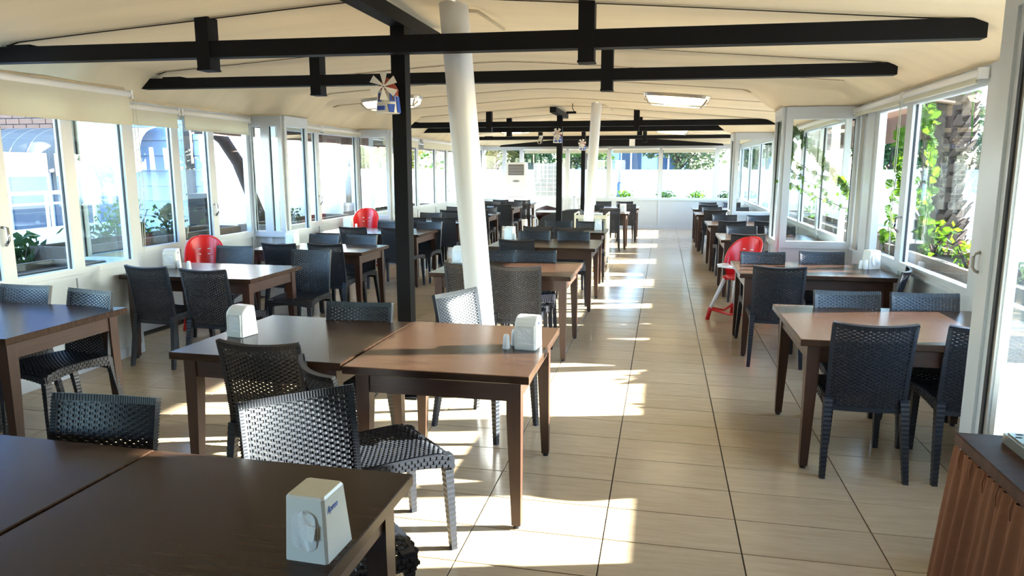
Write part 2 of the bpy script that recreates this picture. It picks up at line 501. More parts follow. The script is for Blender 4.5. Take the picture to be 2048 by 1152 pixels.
run(wl, (XL, 12.25), (XL, 20.4), [(0, 1.2), (1.2, 2.45), (2.45, 3.7), (3.7, 4.6), (4.6, 6.2), (6.2, 8.1)], 'far left window %d beyond the second glass box', -1, dark=(3,))
# right wall
solid(wr, (1.28, YN), (1.28, 2.50), 0, 2.31, mat='dark_wall', in_sign=1)  # unseen solid stretch, added to keep sun off the nearest tables
_w = thing('window_91', 'tall glazed panel with black gasket beside the skirted counter', 'window', kind='structure')
MB().box(1.25, 1.33, 3.06, 3.17, 0, 2.24).build('stile', 'upvc', _w)
MB().box(1.262, 1.275, 3.025, 3.06, 0.0, 2.24).build('stile_step', 'upvc', _w)
MB().box(1.262, 1.29, 3.003, 3.025, 0.0, 2.24).build('gasket', 'rubber', _w)
MB().box(1.27, 1.30, 2.985, 3.003, 0.0, 2.24).build('glazing_bead', 'track', _w)
MB().box(1.277, 1.283, 2.60, 2.985, 0.10, 2.24).build('pane', 'pane_glass', _w)
MB().box(1.25, 1.33, 2.50, 2.60, 0, 2.24).build('stile', 'upvc', _w)
MB().box(1.25, 1.33, 2.50, 3.17, 2.24, 2.31).build('rail', 'upvc', _w); MB().box(1.25, 1.33, 2.60, 2.985, 0, 0.10).build('rail', 'upvc', _w)
MB().tube([(1.25, 3.15, 1.32), (1.236, 3.155, 1.315), (1.228, 3.155, 1.30), (1.228, 3.155, 1.26), (1.238, 3.155, 1.245), (1.25, 3.15, 1.24)], .006, 6).build('handle', 'track', _w, smooth=True)
MB().tube([(1.24, 1.9, 2.325), (1.235, 2.5, 2.33), (1.24, 3.18, 2.325)], .03, 8).build('canopy_hem', 'hem', _w, smooth=True)
run(wr, (1.33, 3.17), (XR, 3.17), [(0, 0.72)], 'return pane behind the tall glazed panel', 1)
run(wr, (XR, 3.17), (XR, 5.1), [(0, 0.95), (0.95, 1.90)], 'right window %d hidden behind the tall glazed panel', 1)
MB().box(XR - 0.05, XR + 0.05, 5.04, 5.16, 0, 2.31).build('corner_post', 'upvc', wr)
run(wr, (XR, 5.16), (XR, 8.35), [(0, 1.56), (1.56, 2.50), (2.50, 3.17)], 'right window %d between the corner post and the first glass box', 1, open_bays=(1,), dark=(0,), stile=0.075)
MB().box(XR - 0.05, XR - 0.01, 7.70, 7.95, ZS, ZT).build('sash_cover', 'upvc', wr)
MB().box(XR - 0.055, XR - 0.035, 8.0, 8.16, ZS, ZT).build('slide_track', 'track', wr)
run(wr, (1.28, 8.35), (XR, 8.35), [(0, 0.77)], 'camera-facing glass of the first right glass box with vine behind', 1, stile=0.07)
run(wr, (1.28, 8.35), (1.28, 8.90), [(0, 0.55)], 'aisle-side glass of the first right glass box', 1)
run(wr, (XR, 8.90), (XR, 14.0), [(0, 1.3), (1.3, 2.6), (2.6, 3.85), (3.85, 5.1)], 'right window %d between the two right glass boxes', 1)
run(wr, (1.28, 14.0), (XR, 14.0), [(0, 0.77)], 'camera-facing glass of the second right glass box', 1, stile=0.07)
run(wr, (1.28, 14.0), (1.28, 14.6), [(0, 0.6)], 'aisle-side glass of the second right glass box', 1)
run(wr, (XR, 14.6), (XR, 20.4), [(0, 1.9), (1.9, 3.8), (3.8, 5.8)], 'far right window %d beyond the second right glass box', 1)
# back wall
bx = [-5.2, -4.53, -4.02, -2.69, -1.52, -0.10, 1.40, 2.05]
run(wb, (XL, YB), (XR, YB), [(bx[i] - XL, bx[i + 1] - XL) for i in range(7)], 'back wall window %d counted from the left corner', -1, stile=0.06)
# wall behind the camera; its unseen windows are added for blue fill light
MB().box(-5.6, -4.6, YN - 0.1, YN, 0, 2.8).build('panel', 'dark_wall', wn)
MB().box(-2.2, 2.4, YN - 0.1, YN, 0, 2.8).build('panel', 'dark_wall', wn)
MB().box(-4.6, -2.2, YN - 0.1, YN, 2.31, 2.8).build('panel', 'dark_wall', wn)
run(wn, (-4.6, YN), (-2.2, YN), [(0, 1.2), (1.2, 2.4)], 'added unseen window %d in the wall behind the camera', 1)

# ---- roller blinds
def blind(label, x, y0, y1, z0, z1, nx, group=None, axis='y', cord=True):
    """nx: direction into the room (+1/-1)"""
    b = thing('roller_blind', label, 'blind', (0, 0, 0), group=group)
    xo = x + nx * 0.075
    if axis == 'y':
        MB().tube([(xo, y0, z1), (xo, y1, z1)], 0.032, 12).build('tube', 'white_paint', b, smooth=True)
        MB().box(xo - 0.003 + nx * 0.02, xo + 0.003 + nx * 0.02, y0 + 0.03, y1 - 0.03, z0, z1).build('cloth', 'blind', b)
        MB().box(xo - 0.009 + nx * 0.02, xo + 0.009 + nx * 0.02, y0 + 0.03, y1 - 0.03, z0 - 0.012, z0 + 0.012).build('bottom_bar', 'blind', b)
        for yy in (y0, y1):
            MB().box(xo - 0.03, xo + 0.03, yy - 0.012, yy + 0.012, z1 - 0.035, z1 + 0.035).build('bracket', 'white_paint', b)
        if cord:
            MB().tube([(xo + nx * 0.03, y1 - 0.01, z1), (xo + nx * 0.032, y1, 1.6), (xo + nx * 0.03, y1 - 0.02, 0.9)], 0.003, 4).build('pull_cord', 'blind', b)
            MB().tube([(xo + nx * 0.03, y1 + 0.03, z1), (xo + nx * 0.035, y1 + 0.04, 1.5), (xo + nx * 0.03, y1, 0.95)], 0.003, 4).build('pull_cord', 'blind', b)
    else:
        yo = x - 0.075
        MB().tube([(y0, yo, z1), (y1, yo, z1)], 0.032, 12).build('tube', 'white_paint', b, smooth=True)
        MB().box(y0 + 0.03, y1 - 0.03, yo - 0.023, yo - 0.017, z0, z1).build('cloth', 'blind', b)
        MB().box(y0 + 0.03, y1 - 0.03, yo - 0.029, yo - 0.011, z0 - 0.012, z0 + 0.012).build('bottom_bar', 'blind', b)
    return b
GB = 'roller blinds over the windows'
blind('wide cream roller blind half lowered over the nearest left window', XL0, 2.6, 5.52, 2.035, 2.285, 1, GB)
blind('small cream roller blind beside the wide one in the left recess', XL, 5.72, 6.90, 2.09, 2.25, 1, GB)
blind('cream roller blind next to the first left glass box', XL, 6.96, 8.24, 2.08, 2.25, 1, GB)
blind('rolled up white blind between the left glass boxes', XL, 9.0, 10.15, 2.20, 2.25, 1, GB, cord=False)
blind('rolled up white blind just before the second left glass box', XL, 10.2, 11.6, 2.20, 2.25, 1, GB)
blind('short lowered blind past the second left glass box', XL, 12.6, 14.6, 2.10, 2.25, 1, GB, cord=False)
blind('short blind in the far left corner', XL, 14.9, 17.4, 2.10, 2.25, 1, GB, cord=False)
blind('white rolled blind tube above the open right window', XR, 6.78, 8.3, 2.205, 2.255, -1, GB, cord=False)
blind('white rolled blind tube above the right sliding pane', XR, 5.22, 6.72, 2.205, 2.255, -1, GB)
blind('rolled blind between the two right glass boxes', XR, 9.0, 13.9, 2.20, 2.25, -1, GB, cord=False)
for k, (a, b_) in enumerate([(-3.95, -2.72), (-2.65, -1.56), (-1.44, -0.13), (-0.06, 1.36)]):
    blind('narrow cream blind over back window, %s from the air conditioner' % ['first', 'second', 'third', 'fourth'][k], YB, a, b_, 2.10, 2.20, 0, GB, axis='x')

# ================================================================ ROOF STEEL
GT = 'black roof trusses across the room'
def truss(label, y, x0, x1, z, tilt=0.0, h=0.10, stubs=(-3.17, -0.50), dz=0.0):
    t = thing('roof_truss', label, 'beam', (0, y, z), group=GT)
    zl = -tilt * (x0 + 1.7); zr = -tilt * (x1 + 1.7)
    def q(x, zz, yy): return (x, yy, zz - tilt * (x + 1.7))
    a = []
    prof = [(x0, 0.0, h * 0.75), (x0 + 0.06, 0.0, h), (x1 - 0.06, 0.0, h), (x1, 0.0, h * 0.75)]
    MB().loft([[q(x, lo, -0.05), q(x, lo, 0.05), q(x, hi, 0.05), q(x, hi, -0.05)] for x, lo, hi in prof]).build('tie_beam', 'black_steel', t)
    for sx in stubs:
        zc = canopy_z(sx, y) - z + 0.01
        zb = -0.075 - tilt * (sx + 1.7)
        s = MB().box(sx - 0.05, sx + 0.05, -0.06, 0.06, zb, zc).build('stub_post', 'black_steel', t)
        MB().box(sx - 0.054, sx + 0.054, -0.064, 0.064, zb - 0.012, zb).build('end_plate', 'black_steel', s)
    MB().box(x0 + 0.35, x0 + 0.55, -0.053, 0.053, h - 0.02 - tilt * (x0 + 2.1), h + 0.012 - tilt * (x0 + 2.1)).build('splice_plate', 'black_steel', t)
    return t
truss('black steel roof truss nearest the camera, spanning the full width', 4.65, -5.15, 1.74, 2.405, 0.009, 0.11)
truss('second black steel truss with stub posts just behind the first', 6.3, -5.12, 1.76, 2.40, 0.006, 0.095)
truss('third black truss at the second black post', 13.0, -5.1, 1.85, 2.40, 0.002, 0.10)
truss('fourth black truss close behind the third', 14.75, -5.1, 1.85, 2.40, 0.002, 0.10)
truss('fifth black truss, thin and far, before the back wall', 18.6, -5.0, 1.85, 2.40, 0.0, 0.09)
t = thing('gable_beam', 'black tapered gable beam above the back windows', 'beam', (0, 20.05, 2.27))
MB().prism([(-4.6, 0), (1.55, 0), (1.5, 0.05), (-0.4, 0.20), (-2.8, 0.20), (-4.55, 0.05)], 0.10).build('gable_plate', 'black_steel', t)
MB().box(-0.95, -0.80, -0.02, 0.0, -0.0, 0.22).build('white_bracket', 'white_paint', t)

def steel_post(label, x, y, w, top, beam=True):
    p = thing('steel_post', label, 'post', (x, y, 0), group='black square steel posts')
    MB().box(-w / 2, w / 2, -w / 2, w / 2, 0.0, top).build('shaft', 'black_steel', p)
    MB().box(-w * 0.95, w * 0.95, -w * 0.95, w * 0.95, 0.0, 0.012).build('base_plate', 'black_steel', p)
    if beam:
        MB().box(-0.055, 0.055, -0.85, 0.75, top, top + 0.09).build('ridge_beam', 'black_steel', p)
    return p
steel_post('black square post nearest the camera, windmill ornament on it', -1.79, 4.78, 0.10, 2.60)
steel_post('middle black square post behind the dining tables', -1.88, 13.12, 0.10, 2.60)
steel_post('farthest black square post near the second white column', -1.86, 16.9, 0.09, 2.60, False)
def round_column(label, bot, top, r):
    c = thing('white_column', label, 'column', bot, group='leaning white round columns')
    v = Vector(top) - Vector(bot)
    pts = [v * (i / 10) for i in range(11)]
    MB().tube(pts, r, 32).build('shaft', 'white_paint', c, smooth=True)
    MB().tube([v * -0.002, v * 0.012], r * 1.35, 24).build('base_ring', 'white_paint', c)
    MB().tube([v * 0.985 + Vector((-0.02, 0.02, 0)), v * 0.985 + Vector((r + 0.05, 0.05, -0.01)), v * 0.94 + Vector((r + 0.16, 0.35, 0.05))], 0.012, 6).build('ceiling_cord', 'hem', c, smooth=True)
    return c
round_column('large white round column leaning left beside the near black post', (-1.235, 4.95, 0.0), (-1.42, 4.82, 2.75), 0.098)
round_column('smaller distant white column leaning right beside the cream trolley', (-1.245, 11.85, 0.0), (-1.10, 11.85, 2.72), 0.083)

# ---- ceiling lamps
def lamp(label, x, y, rz=0.0):
    zc = canopy_z(x, y)
    L = thing('ceiling_lamp', label, 'lamp', (x, y, zc - 0.01), rz, 'oval ceiling lamps')
    sl = -0.064 if x < RIDGE else 0.088
    L.rotation_euler = (0, math.atan(sl), rz)
    def oval(a, b, n=28, p=3.2):
        r = []
        for k in range(n):
            t = 2 * math.pi * k / n; c, s = math.cos(t), math.sin(t)
            r.append((a * math.copysign(abs(c) ** (2 / p), c), b * math.copysign(abs(s) ** (2 / p), s)))
        return r
    MB().loft([[(px, py, 0.0) for px, py in oval(.43, .24)], [(px, py, -0.035) for px, py in oval(.42, .23)]]).build('housing', 'lamp_metal', L)
    MB().loft([[(px, py, -0.034) for px, py in oval(.405, .22)], [(px, py, -0.095) for px, py in oval(.385, .19)], [(px, py, -0.135) for px, py in oval(.30, .11)]]).build('diffuser', 'lamp_glow', L, smooth=True)
    MB().tube([(-.405, -.11, -.07), (-.33, -.11, -.125), (.33, -.11, -.125), (.405, -.11, -.07)], 0.012, 6).build('spine', 'lamp_metal', L)
    for sx in (-1, 1):
        MB().tube([(sx * .385, -.21, -.05), (sx * .34, -.15, -.115), (sx * .32, .0, -.135), (sx * .36, .20, -.06)], 0.012, 6).build('rib', 'lamp_metal', L)
    return L
lamp('lit oval ceiling lamp behind the near windmill ornament', -3.75, 9.65, 0.05)
lamp('lit oval ceiling lamp on the right over the aisle', 0.13, 9.75, -0.03)
lamp('distant lit lamp over the far left of the room', -3.55, 17.3)
lamp('distant lit lamp over the far aisle', 0.15, 17.5)

# ================================================================ TABLES AND CHAIRS
_tabcache = {}
def table(label, x0, x1, y0, y1, rz=0.0, H=0.75, group='dark wooden dining tables', dz=0):
    w, d = round(x1 - x0, 2), round(y1 - y0, 2)
    t = thing('dining_table', label, 'table', ((x0 + x1) / 2, (y0 + y1) / 2, dz), rz, group)
    key = (w, d)
    if key not in _tabcache:
        hx, hy = w / 2, d / 2
        m = {}
        m['top'] = MB().loft([[(-hx + .004, -hy + .004, H - .038), (hx - .004, -hy + .004, H - .038), (hx - .004, hy - .004, H - .038), (-hx + .004, hy - .004, H - .038)],
                              [(-hx, -hy, H - .034), (hx, -hy, H - .034), (hx, hy, H - .034), (-hx, hy, H - .034)],
                              [(-hx, -hy, H - .003), (hx, -hy, H - .003), (hx, hy, H - .003), (-hx, hy, H - .003)],
                              [(-hx + .003, -hy + .003, H), (hx - .003, -hy + .003, H), (hx - .003, hy - .003, H), (-hx + .003, hy - .003, H)]]).mesh('tabletop', 'wood_top')
        ix, iy = hx - .045, hy - .045
        m['ax'] = MB().box(-ix + .06, ix - .06, -.011, .011, H - .135, H - .038).mesh('apron', 'wood_apron')
        m['ay'] = MB().box(-.011, .011, -iy + .06, iy - .06, H - .135, H - .038).mesh('apron', 'wood_apron')
        for sx in (-1, 1):
            for sy in (-1, 1):
                # outer faces straight, inner faces taper
                def ring(wd, z): return [(0, 0, z), (-sx * wd, 0, z), (-sx * wd, -sy * wd, z), (0, -sy * wd, z)]
                m[(sx, sy)] = MB().loft([ring(.042, .018), ring(.066, H - .20), ring(.066, H - .038)]).mesh('leg', 'wood_leg')
                m[('g', sx, sy)] = MB().lathe([(.016, 0), (.016, .018)], 8, (-sx * .021, -sy * .021, 0)).mesh('foot_glide', 'rubber')
        _tabcache[key] = m
    m = _tabcache[key]
    hx, hy = w / 2, d / 2
    ix, iy = hx - .045, hy - .045
    link('tabletop', m['top'], t)
    link('apron', m['ax'], t, (0, -iy + .02, 0)); link('apron', m['ax'], t, (0, iy - .02, 0))
    link('apron', m['ay'], t, (-ix + .02, 0, 0)); link('apron', m['ay'], t, (ix - .02, 0, 0))
    for sx in (-1, 1):
        for sy in (-1, 1):
            l = link('leg', m[(sx, sy)], t, (sx * ix, sy * iy, 0))
            link('foot_glide', m[('g', sx, sy)], l)
    return t

TABLES = {
 'F1': ('dark table filling the bottom left corner, left of the seam', -2.50, -1.60, 0.98, 1.91),
 'F2': ('nearest dark table at the bottom, napkin box at its right edge', -1.585, -0.705, 0.97, 1.90),
 'C1a': ('left half of the joined table pair in the middle foreground', -2.375, -1.445, 3.0, 3.94),
 'C1b': ('right half of the joined table pair, sunlit at its aisle end', -1.432, -0.552, 2.95, 3.955),
 'C2': ('second dark table in the middle row, crossed by the big white column', -2.0, -0.74, 5.90, 6.88),
 'C3': ('third dark table in the middle row', -2.03, -0.74, 8.10, 9.15),
 'C4': ('fourth dark table in the middle row, before the cream trolley', -2.02, -0.80, 10.18, 10.95),
 'L1': ('dark table at the left image edge with blue window reflection', -4.56, -3.43, 3.06, 3.97),
 'L2': ('second dark table along the left windows, shining white', -4.57, -3.31, 5.22, 6.08),
 'L3': ('third table along the left windows, before the first glass box', -4.60, -3.20, 7.20, 8.00),
 'L4': ('fourth table along the left windows, level with the far red high chair', -4.85, -3.30, 9.35, 10.33),
 'L5': ('fifth table along the left windows, behind the white column', -4.55, -3.32, 11.50, 12.40),
 'L6': ('sixth table on the left, just right of the white column', -4.60, -3.33, 13.70, 14.60),
 'L7': ('seventh table on the left, small and far', -4.60, -3.37, 16.20, 17.25),
 'L8': ('farthest table on the left, before the air conditioner', -4.60, -3.38, 18.40, 19.20),
 'R1': ('nearest table on the right with striped sunlight on its top', 0.75, 1.96, 3.95, 4.98),
 'R2': ('second table on the right with napkin box by the open window', 0.68, 1.97, 6.40, 7.32),
 'R3': ('third table on the right, behind the red high chair', 0.75, 1.97, 9.47, 10.50),
 'R4': ('fourth table along the right side of the aisle', 0.73, 1.97, 11.92, 12.98),
 'R5': ('fifth table along the right side of the aisle', 0.66, 1.90, 14.68, 15.62),
 'R6': ('sixth table along the right side of the aisle', 0.67, 1.90, 16.60, 17.60),
 'Z1': ('far middle table with a napkin box, right of the small column', -1.90, -0.68, 14.70, 15.45),
 'Z2': ('far middle table behind the one with the napkin box', -1.80, -0.54, 16.75, 17.75),
}
for k, (lb, a, b, c, d) in TABLES.items():
    table(lb, a, b, c, d, rz={'C1a': R(-1.2), 'C1b': R(0.4), 'F1': R(-1.0), 'L1': R(0.6)}.get(k, 0), dz=0.0)

# ---- woven chair
def weave(fn, nu, nv, u0, u1, v0, v1, fill=0.82, amp=0.0035, th=0.0022, ribw=0.30):
    """fn(u,v)->(pos,normal). vertical ribs at fixed u, over/under strands at fixed v"""
    m = MB()
    du = (u1 - u0) / nu; dv = (v1 - v0) / nv
    for i in range(nu + 1):
        u = u0 + du * i
        rings = []
        K = 10
        for k in range(K + 1):
            v = v0 + (v1 - v0) * k / K
            p, n = fn(u, v); q, _ = fn(u + du * ribw / 2, v); s = q - p
            rings.append([p - s - n * .0015, p + s - n * .0015, p + s + n * .0015, p - s + n * .0015])
        m.loft(rings, False)
    for j in range(nv):
        v = v0 + dv * (j + .5)
        rings = []
        for i in range(nu):
            sgn = 1 if (i + j) % 2 == 0 else -1
            for tt in (0.18, 0.82):
                u = u0 + du * (i + tt)
                p, n = fn(u, v); q, _ = fn(u, v + dv * fill / 2); s = q - p
                c = p + n * (amp * sgn)
                rings.append([c - s - n * th, c + s - n * th, c + s + n * th, c - s + n * th])
        m.loft(rings, False)
    return m
def normal_of(pf):
    def fn(u, v):
        p = Vector(pf(u, v)); e = 1e-3
        a = Vector(pf(u + e, v)) - p; b = Vector(pf(u, v + e)) - p
        return p, a.cross(b).normalized()
    return fn
def back_pt(u, v):
    z = .365 + .50 * v
    w = .200 + .006 * v
    yb = -.200 - .095 * max(0, v) ** 1.5
    return (u * w, yb + .040 * u * u * (.35 + .65 * v) - .02, z - .012 * (1 - u * u) * v)
def seat_pt(u, v):
    y = -.215 + .445 * v
    w = .195 + .022 * v
    z = .448 - .016 * (1 - u * u) * math.sin(math.pi * min(1, v * 1.05)) - .03 * max(0, (v - .82) / .18) ** 2 + .010 * math.sin(math.pi * v)
    return (u * w, y, z)
CH = {}
CH['seat'] = weave(normal_of(seat_pt), 20, 40, -.97, .97, .02, .985, amp=.0028, fill=.95, ribw=.5).mesh('seat', 'rattan')
CH['back'] = weave(normal_of(back_pt), 20, 46, -.93, .93, .03, .955, fill=.90, ribw=.52, amp=.0032).mesh('backrest', 'rattan')
def back_frame():
    m = MB(); fn = normal_of(back_pt)
    def band(pts, ins):
        rings = []
        for (u, v), (iu, iv) in zip(pts, ins):
            p, n = fn(u, v); q, _ = fn(u + iu, v + iv)
            rings.append([p - n * .009, q - n * .007, q + n * .007, p + n * .009])
        m.loft(rings, True)
    K = 14
    for s in (-1, 1):
        band([(s, k / K) for k in range(K + 1)], [(-s * .10, 0)] * (K + 1))
    band([(-1 + 2 * k / 18, 1.0) for k in range(19)], [(0, -.055)] * 19)
    band([(-1 + 2 * k / 18, 0.0) for k in range(19)], [(0, .05)] * 19)
    # fine ribbing along the top edge and sides
    for k in range(40):
        u = -.98 + 1.96 * k / 39
        p, n = fn(u, 1.0); q, _ = fn(u, .95)
        s = Vector((.0028, 0, 0))
        m.loft([[p - s - n * .0115, p + s - n * .0115, p + s + n * .0115, p - s + n * .0115], [q - s - n * .009, q + s - n * .009, q + s + n * .009, q - s + n * .009]], True)
    for sd in (-1, 1):
        for k in range(44):
            v = .02 + .95 * k / 43
            p, n = fn(sd * 1.012, v); q, _ = fn(sd * .93, v)
            s = Vector((0, 0, .0028))
            m.loft([[p - s - n * .0105, p + s - n * .0105, p + s + n * .0105, p - s + n * .0105], [q - s - n * .009, q + s - n * .009, q + s + n * .009, q - s + n * .009]], True)
    return m
CH['back_frame'] = back_frame().mesh('back_frame', 'rattan')
def seat_frame():
    m = MB()
    def band(pts, outn):
        rings = []
        for (x, y, zt, zb) in pts:
            ox, oy = outn[0] * .010, outn[1] * .010
            rings.append([(x - ox, y - oy, zb), (x + ox * .6, y + oy * .6, zb), (x + ox * .6, y + oy * .6, zt), (x - ox, y - oy, zt)])
        m.loft(rings, True)
        # woven bricks on the outside
        for r in range(3):
            for k in range(len(pts) - 1):
                (x0, y0, t0, b0), (x1, y1, t1, b1) = pts[k], pts[k + 1]
                f0, f1 = (.12, .88) if r % 2 == 0 else (-.0, .0)
                if r % 2: f0, f1 = -.38, .38
                xa, ya = x0 + (x1 - x0) * f0, y0 + (y1 - y0) * f0; xb, yb = x0 + (x1 - x0) * f1, y0 + (y1 - y0) * f1
                za = t0 + (b0 - t0) * (r + .14) / 3; zb = t0 + (b0 - t0) * (r + .86) / 3
                ox, oy = outn[0], outn[1]
                a = (xa + ox * .005, ya + oy * .005); b = (xb + ox * .005, yb + oy * .005)
                c = (xa + ox * .0105, ya + oy * .0105); d = (xb + ox * .0105, yb + oy * .0105)
                m.hexa([(*a, zb), (*b, zb), (*d, zb), (*c, zb), (*a, za), (*b, za), (*d, za), (*c, za)])
    N = 16
    for s in (-1, 1):
        pts = []
        for k in range(N + 1):
            v = k / N; x, y, z = seat_pt(s, v)
            arch = .030 * math.sin(math.pi * v)
            pts.append((s * (.197 + .022 * v), y, .452 + .006 * math.sin(math.pi * v) - .02 * max(0, (v - .85) / .15), .382 + arch))
        band(pts, (s, 0))
    pts = [(-.217 + .434 * k / N, .232, .425, .375 + .022 * math.sin(math.pi * k / N)) for k in range(N + 1)]
    band(pts, (0, 1))
    return m
CH['seat_frame'] = seat_frame().mesh('seat_frame', 'rattan')
def leg(top, bot, wt, wb):
    m = MB()
    N = 18
    rings = []
    for k in range(N * 2 + 1):
        t = k / (N * 2)
        c = Vector(top).lerp(Vector(bot), t); w = wt + (wb - wt) * t
        g = 0.0016 if k % 2 else 0.0
        w -= g
        rings.append([c + Vector((sx * w, sy * w, 0)) for sx, sy in ((-1, -1), (1, -1), (1, 1), (-1, 1))])
    m.loft(rings, True)
    return m
LEGS = [((-.190, .212, .44), (-.205, .232, 0), .022, .0145), ((.190, .212, .44), (.205, .232, 0), .022, .0145),
        ((-.188, -.212, .44), (-.208, -.285, 0), .022, .0145), ((.188, -.212, .44), (.208, -.285, 0), .022, .0145)]
CH['legs'] = [leg(*a).mesh('leg', 'rattan') for a in LEGS]
def chair(label, x, y, rz, group='dark woven plastic dining chairs'):
    """x,y = middle of the top edge of the backrest seen from above; rz = 0 faces +Y"""
    c, s = math.cos(rz), math.sin(rz)
    bx_, by_ = 0.0, -.300
    ox = x - (c * bx_ - s * by_); oy = y - (s * bx_ + c * by_)
    t = thing('woven_chair', label, 'chair', (ox, oy, 0), rz, group)
    link('seat', CH['seat'], t); link('backrest', CH['back'], t)
    link('back_frame', CH['back_frame'], t); link('seat_frame', CH['seat_frame'], t)
    for l in CH['legs']: link('leg', l, t)
    return t
N_, S_ = 0.0, math.pi
